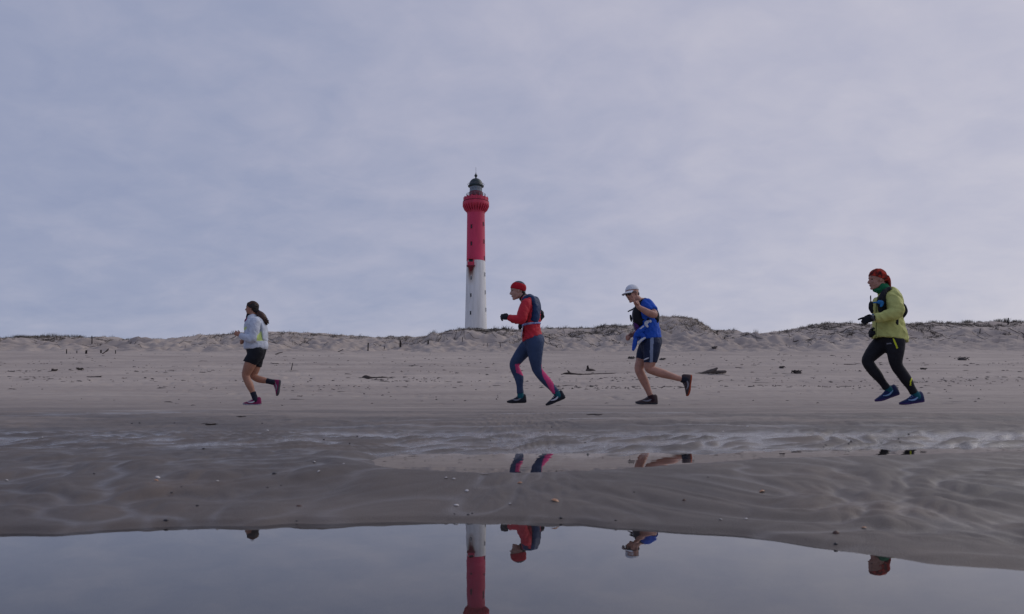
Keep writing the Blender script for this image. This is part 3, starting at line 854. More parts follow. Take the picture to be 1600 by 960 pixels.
def shoe(run, heel, toe, d, ankle, up_m, sole_m, mark_m, lace_m, sock_m, sock_r=.042, collar=.46, flip=1):
    """a running shoe from heel and toe points of its tread; returns nothing, parents upper > sole, laces, side_mark"""
    h = run.p(*heel, d); t = run.p(*toe, d)
    Lv = t - h; Ln = np.linalg.norm(Lv); l = Lv / Ln
    an = run.p(*ankle, d)
    up = an - h; up = up - l * np.dot(up, l); up = up - np.array((0, 1, 0)) * up[1]; up = unit(up)
    w = np.cross(l, up)
    def Q(a, b, c): return h + l * a * Ln + w * b * Ln + up * c * Ln
    st = [(.0, .060, .20, .10), (.02, .100, .40, .09), (.08, .130, collar, .08), (.20, .140, collar - .015, .08), (.31, .142, collar - .01, .08), (.42, .148, .385, .08), (.55, .158, .295, .08), (.70, .168, .225, .085), (.84, .158, .185, .095), (.93, .122, .155, .105), (.985, .065, .125, .11)]
    v = []; n = 20
    for a, hw, top, bot in st:
        for j in range(n):
            th = 2 * math.pi * j / n
            c, s = math.cos(th), math.sin(th)
            y = hw * math.copysign(abs(c) ** .75, c)
            z = bot + ((top - bot) * abs(s) ** .8 if s > 0 else -.03 * abs(s))
            if s > 0: y *= 1 - .42 * abs(s) ** 2
            v.append(tuple(Q(a, y, z)))
    u = link('shoe', mesh('shoe', v, ring_faces(len(st), n)), up_m, run.e)
    # sole: a curved slab with heel bevel and toe spring
    so = [(.0, .05, .035), (.03, .10, .015), (.10, .12, 0), (.30, .115, 0), (.45, .115, .004), (.60, .140, 0), (.72, .160, 0), (.85, .150, .012), (.95, .105, .035), (1.0, .04, .055)]
    v = []; n = 8
    for a, hw, lift in so:
        for y, z in ((-1, lift), (1, lift), (1.04, lift + .05), (.97, .105 + lift * .6), (0.5, .11 + lift * .6), (-.5, .11 + lift * .6), (-.97, .105 + lift * .6), (-1.04, lift + .05)):
            v.append(tuple(Q(a, hw * y, z)))
    link('sole', mesh('sole', v, ring_faces(len(so), n)), sole_m, u)
    for i in range(4):
        a = .40 + i * .065; z = .385 - i * .043
        b = Blob().add(loft_vf([(*Q(a, -.075, z - .035), .004, .004), (*Q(a + .01, 0, z + .008), .0045, .0045), (*Q(a, .075, z - .035), .004, .004)], lat=l, k=3, n=6))
        b.build('lace', lace_m, u, voxel=0)
    for sg in (1, -1):
        b = Blob().add(loft_vf([(*Q(.26, .136 * sg, .26), .005, .004), (*Q(.42, .152 * sg, .17), .011, .004), (*Q(.56, .162 * sg, .155), .009, .004), (*Q(.70, .158 * sg, .19), .005, .004)], lat=w, k=4, n=8))
        b.build('side_mark', mark_m, u, voxel=0)
    # foot and sock inside
    a0 = Q(.20, 0, .16)
    run.body.add(loft_vf([(*Q(.55, 0, .15), .012, .02), (*Q(.3, 0, .18), .02, .022), (*a0, .028, .028), (*an, sock_r - .008, sock_r - .008)], k=3, n=12))
    ml = an + unit(an - a0) * .01
    return a0

# ------------------------------------------------------------------ runners' materials
skin_f = mat('skin_tanned', (.36, .175, .115), .55, .08, 20, .0006, 200, .35, sss=.08)
skin_m = mat('skin_ruddy', (.44, .225, .165), .55, .10, 18, .0006, 200, .35, sss=.08)
skin_p = mat('skin_pale', (.46, .27, .21), .55, .08, 18, .0006, 200, .35, sss=.08)
eye_m = mat('dark_eye', (.02, .015, .012), .15, .1, 30)
lip_m = mat('lip', (.26, .08, .07), .5, .1, 30)
hair_dark = mat('dark_brown_hair', (.016, .010, .009), .5, .5, 60, .002, 120, .35, stretch=(1, 1, .2))
hair_tip = mat('auburn_hair', (.030, .014, .010), .5, .5, 60, .002, 120, .35, col2=(.075, .028, .016), stretch=(1, 1, .3))
brow_grey = mat('brow_hair', (.10, .075, .06), .8, .2, 60)
def fabric(name, col, rough=.8, var=.12, b=.010, bs=26, **k): return mat(name, col, rough, var, 9, b, bs, .25, **k)
f_white = fabric('white_shell_fabric', (.52, .56, .64), .7)
f_lime = fabric('lime_panel_fabric', (.50, .62, .22), .7)
f_black = fabric('black_stretch_fabric', (.012, .012, .016), .7, .2)
f_blackshort = fabric('black_shorts_fabric', (.010, .011, .016), .75, .2)
f_red = fabric('red_jacket_fabric', (.50, .022, .038), .65)
f_navy = fabric('navy_vest_fabric', (.012, .035, .105), .6, .2)
f_blue_leg = fabric('slate_blue_tights_fabric', (.036, .060, .125), .75)
f_pink = fabric('pink_panel_fabric', (.62, .060, .19), .75)
f_royal = fabric('royal_blue_shirt_fabric', (.016, .085, .46), .75)
f_navyshort = fabric('dark_navy_shorts_fabric', (.017, .026, .060), .75)
f_stripe = fabric('grey_stripe_fabric', (.22, .26, .36), .75)
f_yel = fabric('yellow_green_jacket_fabric', (.52, .53, .17), .65)
f_yel2 = fabric('neon_piping_fabric', (.62, .66, .03), .6)
f_green = fabric('green_gaiter_fabric', (.012, .15, .062), .85)
f_buff = mat('red_black_patterned_fabric', (.030, .007, .008), .85, .2, 26, .001, 90, .25, col2=(.50, .040, .022))
f_band = fabric('red_headband_fabric', (.42, .010, .022), .85)
f_greyknit = mat('grey_mottled_knit', (.05, .055, .07), .9, .3, 70, .001, 90, .2, col2=(.14, .15, .17))
f_cap = fabric('white_cap_fabric', (.66, .68, .72), .8, .05)
f_belt = mat('blue_white_belt', (.015, .06, .40), .6, .2, 30, 0, 60, .3, col2=(.45, .50, .65))
f_blkpack = fabric('black_pack_fabric', (.010, .011, .016), .7, .3)
f_teal = fabric('teal_sock_fabric', (.010, .10, .13), .85)
f_dksock = fabric('dark_sock_fabric', (.016, .019, .032), .85)
f_brsock = fabric('black_maroon_sock_fabric', (.03, .012, .018), .85)
f_bluelite = fabric('blue_strap', (.02, .17, .42), .6)
f_purple = fabric('purple_fabric', (.085, .02, .13), .7)
sh_mag = fabric('magenta_shoe_mesh', (.20, .013, .075), .6)
sh_black = fabric('black_shoe_mesh', (.012, .014, .022), .6)
sh_grey = fabric('brown_grey_shoe_mesh', (.058, .038, .040), .6)
sh_blue = fabric('blue_shoe_mesh', (.007, .017, .080), .6)
so_white = fabric('pale_sole', (.42, .40, .44), .7)
so_black = fabric('black_sole', (.02, .02, .025), .7)
so_orange = fabric('orange_sole', (.34, .06, .022), .7)
so_dark = fabric('dark_grey_sole', (.05, .05, .06), .7)
so_violet = fabric('violet_sole', (.055, .03, .12), .7)
mk_white = fabric('pale_mark', (.55, .55, .60), .6)
mk_grey = fabric('grey_mark', (.20, .20, .23), .6)
mk_ltblue = fabric('light_blue_mark', (.22, .35, .55), .6)
lens_m = mat('black_lens', (.008, .008, .010), .12, .1, 5, 0, 60, .6)

def finish(run, skin, voxel=.0062): return run.body.build('body', skin, run.e, voxel=voxel, smooth=3)
def garment(run, name, mats, parts, dr=0.0, voxel=.0076, smooth=3, disp=.0035, dscale=13, pick=None, seed=0, post=None):
    b = Blob()
    for L, kw in parts: b.add(loft_vf(run.secs(L, dr), **kw))
    return b.build(name, mats, run.e, voxel, smooth, disp, dscale, pick, seed, post)
FLAT = dict(dome=(False, False)); TOPD = dict(dome=(False, True)); BOTD = dict(dome=(True, False))
def inpoly(x, y, poly):
    c = np.zeros(len(x), bool); n = len(poly); j = n - 1
    for i in range(n):
        xi, yi = poly[i]; xj, yj = poly[j]
        hit = ((yi > y) != (yj > y)) & (x < (xj - xi) * (y - yi) / (yj - yi + 1e-9) + xi)
        c ^= hit; j = i
    return c

# ================================================================== runner 1: woman in white jacket and black shorts
r = Runner(340, 450, 4.8, 11.65, (260, 880), 'running woman with dark ponytail, white jacket and black shorts, at the head of the line')
H = .212
P, Fv, U, Lh = head(r.body, r.p(254, 207, 0), (-1, 0, .04), (0.02, 0, 1), H)
NK = [(270, 244, 0, .054, .060), (266, 214, 0, .052, .054), (262, 190, 0, .052, .052)]
r.limb(NK)
TOR = [(288, 470, 0, .125, .165), (287, 430, 0, .118, .155), (282, 380, 0, .108, .140), (276, 320, 0, .115, .155), (272, 272, 0, .100, .150), (270, 254, 0, .060, .09)]
r.limb(TOR)
ARN = [(283, 254, -.150, .060), (276, 320, -.190, .047), (264, 384, -.215, .042), (215, 372, -.200, .038), (168, 356, -.170, .026)]
ARF = [(270, 254, .150, .060), (282, 320, .190, .047), (292, 380, .205, .042), (250, 392, .180, .038), (214, 397, .140, .026)]
r.limb(ARN); r.limb(ARF)
d = unit(r.p(150, 347, -.165) - r.p(168, 356, -.17))
hand(r.body, r.p(167, 355, -.17), d, (0.15, .25, 1), (.35, .9, -.25), (.9, 1.1, .7), .92)
d = unit(r.p(196, 401, .12) - r.p(214, 397, .14))
hand(r.body, r.p(214, 397, .14), d, (.15, -.25, 1), (.35, -.9, -.25), (.9, 1.1, .7), .92)
LGN = [(292, 470, -.085, .098), (262, 535, -.095, .092), (232, 600, -.09, .080), (213, 652, -.085, .060), (222, 690, -.085, .055), (240, 728, -.085, .056), (262, 780, -.085, .040), (280, 822, -.085, .034)]
LGF = [(288, 470, .085, .098), (290, 545, .095, .088), (280, 610, .09, .070), (268, 657, .085, .056), (300, 682, .085, .054), (340, 692, .085, .050), (385, 702, .085, .036), (410, 708, .085, .034)]
r.limb(LGN); r.limb(LGF)
shoe(r, (327, 881), (190, 881), -.085, (283, 828), sh_mag, so_white, mk_white, mk_white, f_dksock)
shoe(r, (474, 692), (456, 812), .085, (413, 708), sh_mag, so_dark, mk_grey, mk_white, f_dksock)
garment(r, 'sock', f_dksock, [([(264, 782, -.085, .043), (281, 828, -.085, .042), (288, 846, -.085, .046)], TOPD)], disp=.001)
garment(r, 'sock', f_dksock, [([(366, 697, .085, .044), (400, 705, .085, .041), (420, 708, .085, .044)], TOPD)], disp=.001)
garment(r, 'shorts', f_blackshort, [([(290, 440, 0, .128, .165), (290, 470, 0, .140, .178), (290, 500, 0, .125, .165)], dict(dome=(False, True))),
        ([(292, 475, -.085, .110), (264, 530, -.095, .106), (240, 560, -.093, .096)], dict(dome=(True, False), end_n=(None, (-.25, 0, -1)))),
        ([(292, 475, .085, .108), (292, 540, .095, .096), (287, 592, .092, .082)], dict(dome=(True, False)))], disp=.0025)
JK = [(287, 462, 0, .163, .185), (287, 440, 0, .178, .195), (286, 405, 0, .165, .185), (280, 350, 0, .148, .180), (274, 300, 0, .138, .188), (270, 262, 0, .120, .180), (266, 238, 0, .088, .130), (262, 220, 0, .066, .080)]
SLN = [(284, 258, -.150, .078), (276, 318, -.190, .070), (264, 380, -.217, .064), (215, 373, -.205, .056), (172, 358, -.175, .040)]
SLF = [(270, 258, .150, .078), (282, 318, .190, .068), (292, 378, .207, .062), (250, 392, .18, .054), (218, 398, .145, .040)]
def pk(c):
    x, y = r.px_of(c)
    return (inpoly(x, y, [(326, 322), (344, 340), (352, 398), (292, 396), (296, 360)]) & (np.abs(c[:, 1]) > .04)) | inpoly(x, y, [(196, 300), (218, 290), (216, 310), (196, 325)]) & (c[:, 1] < 0)
garment(r, 'jacket', [f_white, f_lime], [(JK, dict(dome=(False, False), end_n=((0, 0, 1), (-.3, 0, 1)))), (SLN, BOTD), (SLF, BOTD)], disp=.006, dscale=11, pick=pk, seed=3)
garment(r, 'jacket_hood', f_white, [([(300, 232, -.09, .030), (332, 262, 0, .045, .06), (300, 232, .09, .030)], dict(lat=(0, 0, 1))), ([(336, 262, 0, .04, .10), (352, 310, 0, .036, .11), (356, 390, 0, .030, .11)], {})], disp=.004)
garment(r, 'collar', f_white, [([(266, 240, 0, .092, .115), (259, 218, 0, .072, .08), (254, 205, 0, .063, .066)], FLAT)], disp=.002)
garment(r, 'neck_tube', f_black, [([(240, 222, 0, .055, .05), (240, 208, 0, .050, .045)], {})], disp=.001)
garment(r, 'purple_scarf_knot', f_purple if False else sh_mag, [([(224, 236, -.03, .026), (216, 252, -.03, .030), (214, 262, -.03, .016)], {})], disp=.003, voxel=.005)
b = Blob().add(shell_vf(P(-.06, .62), Fv * .435 * H, Lh * .36 * H, U * .40 * H, R(-22), R(88), R(42), 30, 14))
b.add(ellipsoid_vf(P(-.25, .42), (Fv * .22 * H, Lh * .27 * H, U * .25 * H)))
hr_o = b.build('hair', hair_dark, r.e, .006, 3, .004, 26)
b = Blob()
hg = np.random.default_rng(8)
for i in range(70):
    ph = hg.uniform(-1.25, 1.25); j = hg.normal(0, .05, 3)
    d0 = np.array((.80 * math.cos(ph) + j[0] - .12 * abs(ph), math.sin(ph), .62 - .25 * abs(ph) + j[1])); d1 = np.array((-.05 + j[2], .95 * math.sin(ph), .95 * math.cos(ph * .8))); d2 = np.array((-.75, .5 * math.sin(ph), .45 + j[0])); d3 = np.array((-.97, .12 * math.sin(ph), -.32))
    pts_ = []
    for q_, dq in enumerate((d0, d1, d2, d3)):
        dq = dq / np.linalg.norm(dq)
        c_ = P(-.06 + .440 * dq[0], .62 + .408 * dq[2], .365 * dq[1])
        pts_.append((*c_, .0052, .0052))
    b.add(loft_vf(pts_, k=4, n=5))
b.build('combed_strand_layer', hair_tip, hr_o, 0)
b = Blob()
b.add(loft_vf(r.secs([(300, 178, 0, .030), (318, 200, 0, .056), (334, 224, 0, .066), (348, 246, 0, .052), (360, 262, 0, .020)]), k=5))
rg = np.random.default_rng(3)
for i in range(90):
    o1 = rg.normal(0, 7, 2); o2 = rg.normal(0, 11, 2); e = rg.uniform(-6, 16)
    dd = rg.uniform(-.035, .035)
    b.add(loft_vf(r.secs([(300 + o1[0] * .3, 178 + o1[1] * .3, dd * .4, .007), (322 + o1[0], 205 + o1[1], dd, .006), (340 + o2[0], 235 + o2[1] * .8, dd * 1.3, .005), (358 + o2[0] * 1.1 + e * .6, 256 + o2[1] * 1.2 + e * .3, dd * 1.5, .002)]), k=3, n=5))
pt = b.build('ponytail', hair_tip, r.e, 0)
garment(r, 'hair_tie', f_black, [([(297, 174, 0, .034), (304, 184, 0, .036)], {})], disp=0, voxel=.005)
face_parts(P, Fv, U, Lh, H, r.e, hair_dark, eye_m, lip_m)
finish(r, skin_f)

# ================================================================== runner 2: red jacket, navy vest, blue tights
r = Runner(770, 425, 4.363, 10.1, (366, 918), 'runner in red jacket, red headband and slate blue tights with pink panels')
r2_ = r
H = .236
P, Fv, U, Lh = head(r.body, r.p(178, 190, 0), (-1, 0, -.13), (-.12, 0, 1), H)
r.limb([(222, 200, 0, .062, .07), (208, 175, 0, .052, .056), (194, 155, 0, .052, .054)])
TOR = [(280, 478, 0, .130, .160), (272, 430, 0, .112, .140), (264, 370, 0, .100, .130), (262, 310, 0, .105, .145), (256, 250, 0, .112, .155), (240, 208, 0, .090, .145), (226, 190, 0, .07, .10)]
r.limb(TOR)
AN = [(228, 218, -.155, .058), (208, 272, -.21, .046), (193, 324, -.24, .041), (150, 322, -.235, .037), (112, 313, -.215, .026)]
AF = [(238, 218, .155, .058), (285, 262, .20, .046), (322, 302, .21, .041), (270, 338, .17, .037), (218, 360, .13, .026)]
r.limb(AN); r.limb(AF)
LN_ = [(288, 482, -.085, .108), (288, 545, -.095, .098), (292, 605, -.095, .078), (302, 664, -.09, .060), (330, 705, -.09, .058), (368, 748, -.09, .056), (405, 790, -.09, .042), (430, 820, -.09, .034)]
LF_ = [(262, 482, .085, .102), (215, 535, .095, .092), (175, 585, .095, .076), (147, 632, .09, .062), (158, 675, .09, .058), (178, 720, .09, .057), (184, 780, .09, .040), (187, 825, .09, .034)]
r.limb(LN_, -.006); r.limb(LF_, -.006)
shoe(r, (498, 862), (366, 919), -.09, (437, 826), sh_black, so_black, mk_white, mk_white, f_teal)
shoe(r, (230, 894), (96, 898), .09, (190, 836), sh_black, so_black, mk_grey, mk_grey, f_teal)
garment(r, 'sock', f_teal, [([(424, 814, -.09, .043), (440, 832, -.09, .044), (448, 846, -.09, .046)], TOPD)], disp=.001)
garment(r, 'sock', f_teal, [([(187, 818, .09, .043), (189, 838, .09, .044), (190, 852, .09, .046)], TOPD)], disp=.001)
def pk2(c):
    x, y = r2_.px_of(c)
    a = inpoly(x, y, [(330, 632), (345, 640), (372, 690), (412, 740), (416, 780), (426, 832), (402, 826), (375, 775), (338, 705)]) & (c[:, 1] < 0)
    b_ = inpoly(x, y, [(150, 628), (190, 628), (200, 668), (214, 712), (186, 700), (160, 686)]) & (c[:, 1] > 0)
    return a | b_
garment(r, 'tights', [f_blue_leg, f_pink], [([(268, 430, 0, .112, .150), (280, 470, 0, .136, .170), (284, 505, 0, .120, .160)], {}),
        (LN_[:-1] + [(433, 824, -.09, .043)], BOTD), (LF_[:-1] + [(188, 829, .09, .043)], BOTD)], dr=.004, disp=.0015, pick=pk2, seed=5)
JK = [(270, 453, 0, .134, .172), (266, 415, 0, .121, .158), (264, 370, 0, .113, .150), (263, 320, 0, .116, .158), (258, 260, 0, .124, .170), (242, 212, 0, .106, .165), (226, 188, 0, .074, .11), (212, 172, 0, .058, .066)]
SN = [(230, 222, -.155, .072), (207, 275, -.212, .068), (194, 322, -.24, .062), (150, 324, -.237, .050), (108, 313, -.216, .038)]
SF = [(238, 222, .155, .070), (287, 264, .20, .060), (325, 300, .21, .054), (270, 338, .17, .048), (222, 360, .135, .036)]
def pk2j(c):
    x, y = r2_.px_of(c)
    far_elbow = (c[:, 1] > .12) & (x > 296) & (y < 330)
    side = inpoly(x, y, [(236, 215), (250, 225), (236, 345), (206, 352)]) & (c[:, 1] > -.19) & (c[:, 1] < 0)
    return far_elbow | side
garment(r, 'jacket', [f_red, f_black], [(JK, dict(dome=(False, False), end_n=((-.33, 0, 1), (-.5, 0, 1)))), (SN, BOTD), (SF, BOTD)], disp=.008, dscale=13, pick=pk2j, seed=8)
garment(r, 'collar', f_black, [([(222, 186, 0, .068, .072), (206, 172, 0, .060, .062), (196, 164, 0, .057, .06)], FLAT)], disp=.001)
garment(r, 'hydration_vest', f_navy, [([(252, 178, 0, .050, .115), (272, 205, 0, .068, .172), (281, 250, 0, .078, .186), (282, 300, 0, .080, .182), (274, 345, 0, .080, .172)], dict(dome=(True, False))),
        ([(258, 176, -.10, .03, .022), (236, 168, -.105, .026, .03), (214, 190, -.11, .03, .03)], {}), ([(258, 176, .10, .03, .022), (236, 168, .105, .026, .03), (214, 190, .11, .03, .03)], {}),
        ([(290, 195, 0, .05, .09), (300, 240, 0, .055, .12), (296, 300, 0, .05, .12)], {})], disp=.005, dscale=13, seed=4)
garment(r, 'race_belt', f_belt, [([(263, 366, 0, .127, .166), (262, 352, 0, .126, .164)], dict(dome=(False, False), end_n=((-.12, 0, 1), (-.12, 0, 1))))], disp=.001)
garment(r, 'race_number', f_white, [([(204, 372, -.07, .006, .05), (199, 410, -.07, .006, .055), (193, 444, -.07, .005, .055)], dict(sq=.5))], disp=0, voxel=.004)
for AA, pth, dd, ac, pm_ in ((None, (109, 313), (66, 306), (.1, .3, 1), (.3, .9, -.3)), ):
    g = Blob(); w = r.p(112, 313, -.216); dv = r.p(80, 308, -.205) - w
    hand(g, w, dv, ac, pm_, (.75, .9, .5), 1.0, rr=.0105)
    g.add(loft_vf(r.secs([(118, 314, -.218, .030), (98, 310, -.212, .030)]), **FLAT))
    g.build('glove', f_black, r.e, .005, 2)
    g = Blob(); w = r.p(218, 360, .13); dv = r.p(190, 368, .10) - w
    hand(g, w, dv, (.1, -.3, 1), (.3, -.9, -.3), (.75, .9, .5), 1.0, rr=.0105)
    g.build('glove', f_black, r.e, .005, 2)
garment(r, 'watch', f_black, [([(124, 314, -.221, .043), (116, 313, -.219, .042)], FLAT)], disp=0)
b = Blob().add(shell_vf(P(-.05, .63), Fv * .445 * H, Lh * .365 * H, U * .405 * H, R(-14), R(42), R(24), 30, 8, .006)); b.build('headband', f_band, r.e, .0055, 2, .002, 22)
b = Blob().add(shell_vf(P(-.06, .64), Fv * .425 * H, Lh * .35 * H, U * .405 * H, R(35), R(89), R(24), 30, 8)); b.build('grey_beanie_crown', f_greyknit, r.e, .0055, 2)
b = Blob().add(ellipsoid_vf(P(-.28, .36), (Fv * .14 * H, Lh * .24 * H, U * .17 * H))); b.build('hair', hair_dark, r.e, .006, 2)
face_parts(P, Fv, U, Lh, H, r.e, brow_grey, eye_m, lip_m)
finish(r, skin_p)

# ================================================================== runner 3: white cap, sunglasses, royal blue shirt, waving two fingers
r = Runner(960, 431, 4.465, 10.3, (225, 898), 'runner in white cap, sunglasses and blue shirt raising two fingers to the camera')
r3_ = r
H = .232
P, Fv, U, Lh = head(r.body, r.p(140, 186, -.03), (-.80, -.56, -.20), (-.27, .02, 1), H)
r.limb([(196, 198, 0, .070, .078), (172, 180, -.01, .060, .062), (150, 160, -.025, .058, .06)])
TOR = [(252, 470, 0, .135, .165), (245, 430, 0, .135, .160), (234, 370, 0, .135, .160), (220, 310, 0, .140, .170), (208, 255, 0, .130, .175), (200, 212, 0, .100, .160), (195, 194, 0, .075, .11)]
r.limb(TOR)
AN = [(228, 200, -.165, .062), (255, 238, -.24, .054), (280, 272, -.30, .046), (245, 262, -.325, .047), (200, 238, -.335, .038), (166, 218, -.34, .028)]
AF = [(192, 215, .165, .062), (198, 300, .205, .050), (200, 370, .20, .045), (155, 398, .14, .042), (118, 417, .08, .029)]
r.limb(AN); r.limb(AF)
w = r.p(170, 220, -.34); dv = r.p(150, 184, -.35) - w
hand(r.body, w, dv, (-.85, -.1, .25), (-.25, -.9, 0), [(.12, .1, .1), (.05, .15, .1), (1.3, 1.5, .8), (1.35, 1.5, .8)], .92, thumb=(.55, .3, .9), spread=.20)
w = r.p(118, 417, .08); dv = r.p(92, 430, .05) - w
hand(r.body, w, dv, (.2, -.4, 1), (.35, -.8, -.35), (1.35, 1.5, .8), 1.0)
LN_ = [(262, 474, -.09, .110), (258, 540, -.10, .102), (248, 600, -.10, .082), (242, 645, -.095, .063), (280, 664, -.09, .060), (335, 682, -.09, .059), (400, 702, -.09, .046), (462, 721, -.09, .036)]
LF_ = [(235, 478, .09, .110), (210, 540, .10, .098), (188, 600, .10, .078), (172, 645, .095, .063), (186, 690, .09, .060), (208, 735, .09, .058), (234, 795, .09, .042), (250, 836, .09, .036)]
r.limb(LN_); r.limb(LF_)
shoe(r, (302, 899), (147, 899), .09, (255, 846), sh_grey, so_dark, mk_grey, mk_grey, f_brsock)
shoe(r, (541, 692), (521, 842), -.09, (472, 722), sh_grey, so_orange, mk_grey, mk_grey, f_brsock)
garment(r, 'sock', f_brsock, [([(249, 834, .09, .043), (256, 852, .09, .045), (262, 868, .09, .050)], TOPD)], disp=.001)
garment(r, 'sock', f_dksock, [([(466, 722, -.09, .043), (484, 726, -.09, .045), (502, 728, -.09, .048)], TOPD)], disp=.001)
def pk3(c):
    x, y = r3_.px_of(c)
    return inpoly(x, y, [(252, 420), (274, 420), (272, 520), (268, 612), (246, 612), (248, 520)]) & (c[:, 1] < -.05)
garment(r, 'shorts', [f_navyshort, f_stripe], [([(247, 428, 0, .148, .178), (252, 465, 0, .152, .182), (252, 500, 0, .135, .172)], dict(dome=(False, True))),
        ([(262, 474, -.09, .122), (258, 540, -.10, .108), (250, 608, -.10, .085)], dict(dome=(True, False), end_n=(None, (0, 0, -1)))),
        ([(236, 478, .09, .118), (208, 540, .10, .103), (188, 588, .10, .080)], dict(dome=(True, False)))], disp=.002, pick=pk3, seed=2)
Blob().add(loft_vf(r.secs([(206, 588, -.185, .004), (222, 580, -.187, .009), (238, 574, -.186, .004)]), k=4)).build('shorts_mark', mk_white, r.e, 0)
JK = [(246, 442, 0, .154, .184), (242, 410, 0, .152, .182), (234, 360, 0, .150, .178), (222, 310, 0, .152, .184), (210, 258, 0, .145, .188), (202, 216, 0, .118, .178), (195, 192, 0, .085, .12), (182, 178, 0, .068, .078)]
SN = [(228, 202, -.165, .078), (250, 230, -.225, .074), (266, 250, -.262, .074)]
SF = [(192, 215, .165, .076), (197, 270, .195, .072), (199, 310, .205, .068)]
garment(r, 'shirt', f_royal, [(JK, dict(dome=(False, False), end_n=((-.1, 0, 1), (-.4, 0, 1)))), (SN, BOTD), (SF, BOTD)], disp=.009, dscale=13, seed=11)
garment(r, 'hydration_vest', f_blkpack, [([(168, 214, -.06, .040, .075), (158, 255, -.075, .062, .10), (162, 300, -.075, .068, .11), (178, 332, -.07, .050, .10)], {}),
        ([(196, 176, -.10, .020, .026), (222, 168, -.10, .018, .030), (262, 205, -.06, .022, .05), (290, 260, -.03, .030, .09), (292, 305, -.03, .035, .11), (285, 335, -.02, .020, .10)], {}),
        ([(196, 176, -.10, .022, .026), (178, 196, -.10, .024, .03), (168, 220, -.09, .026, .035)], {}),
        ([(275, 300, -.10, .03, .06), (235, 305, -.15, .024, .035), (190, 310, -.14, .022, .03)], {})], disp=.004, dscale=14, seed=9)
garment(r, 'drinking_tube', mk_grey, [([(132, 225, -.10, .0055), (128, 270, -.125, .0055), (130, 330, -.12, .0055), (140, 375, -.11, .0055)], dict(n=8))], disp=0, voxel=0)
garment(r, 'bottle_strap', f_blkpack, [([(96, 250, -.02, .009), (112, 242, -.04, .010), (135, 232, -.05, .012)], {}), ([(112, 278, -.03, .012), (116, 300, -.04, .016), (118, 320, -.04, .008)], {})], disp=0, voxel=.004)
garment(r, 'purple_panel', f_purple, [([(150, 335, -.04, .035, .07), (158, 358, -.05, .036, .08), (165, 382, -.05, .03, .08)], {})], disp=.002)
garment(r, 'tied_jacket_sleeve', f_royal, [([(240, 330, -.15, .022, .05), (205, 362, -.165, .035, .03), (165, 400, -.14, .036, .04), (150, 428, -.10, .034, .05)], {}),
        ([(150, 425, -.10, .026), (146, 455, -.10, .028, .04), (140, 490, -.095, .026, .036), (133, 515, -.09, .018, .03)], {}), ([(180, 410, -.15, .03, .02), (205, 425, -.165, .028, .02), (190, 450, -.15, .022, .02)], {})], disp=.005, dscale=18, seed=6)
garment(r, 'white_cloth', f_cap, [([(252, 318, -.185, .018, .012), (226, 328, -.192, .026, .012), (222, 343, -.192, .022, .012), (232, 358, -.19, .012, .008)], {}), ([(205, 352, -.19, .010, .008), (175, 378, -.175, .012, .008), (152, 398, -.15, .007, .006)], {}),
        ([(215, 432, -.185, .010, .006), (185, 452, -.17, .016, .008), (166, 478, -.14, .012, .008)], {})], disp=.003, dscale=20, voxel=.005)
# cap and sunglasses
b = Blob().add(shell_vf(P(-.05, .65), Fv * .435 * H, Lh * .36 * H, U * .41 * H, R(4), R(89), R(10), 30, 10)); 
capo = b.build('cap', f_cap, r.e, .0055, 2)
v = []; nb = 13
for ring_ in range(2):
    for j in range(nb):
        a = -1.15 + 2.3 * j / (nb - 1)
        for tt in (0.0, .5, 1.0):
            f_ = .37 * math.cos(a) + tt * .36 * math.cos(a) ** .7; l_ = .36 * math.sin(a) * (1 + tt * .02)
            u_ = .70 - tt * .10 - .055 * (l_ / .36) ** 2 - ring_ * .025
            v.append(tuple(P(f_, u_, l_)))
f = []
for ring_ in range(2):
    o = ring_ * nb * 3
    for j in range(nb - 1):
        for t_ in range(2):
            q = (o + j * 3 + t_, o + (j + 1) * 3 + t_, o + (j + 1) * 3 + t_ + 1, o + j * 3 + t_ + 1)
            f.append(q if ring_ else q[::-1])
for j in range(nb - 1): f.append((j * 3 + 2, (j + 1) * 3 + 2, (j + 1) * 3 + 2 + nb * 3, j * 3 + 2 + nb * 3))
link('brim', mesh('brim', v, f), f_cap, capo)
gl = None
for s in (1, -1):
    o = Blob().add(ellipsoid_vf(P(.345, .525, .135 * s), ((Fv * .85 - Lh * .25 * s) * .035 * H, (Lh * .95 + Fv * -.3 * s) * .125 * H, U * .095 * H), 16, 10)).build('sunglass_lens', lens_m, r.e, voxel=0)
    Blob().add(loft_vf([(*P(.30, .555, .24 * s), .006, .004), (*P(.12, .545, .315 * s), .006, .004), (*P(-.05, .53, .335 * s), .005, .004)], k=3, n=8)).build('temple', lens_m, o, voxel=0)
Blob().add(loft_vf([(*P(.38, .545, .05), .004, .004), (*P(.40, .55, 0), .004, .004), (*P(.38, .545, -.05), .004, .004)], lat=(0, 0, 1), k=3, n=8)).build('sunglass_bridge', lens_m, r.e, voxel=0)
Blob().add(loft_vf([(*P(.325, .232, .085), .010 * H, .012 * H), (*P(.377, .234, .03), .012 * H, .022 * H), (*P(.377, .234, -.03), .012 * H, .022 * H), (*P(.325, .232, -.085), .010 * H, .012 * H)], lat=U, k=3, n=8)).build('lips', lip_m, r.e, voxel=0)
b = Blob().add(ellipsoid_vf(P(-.27, .45), (Fv * .16 * H, Lh * .27 * H, U * .19 * H))); b.build('hair', mat('grey_hair', (.16, .14, .13), .7, .2, 60), r.e, .006, 2)
finish(r, skin_m, .0055)

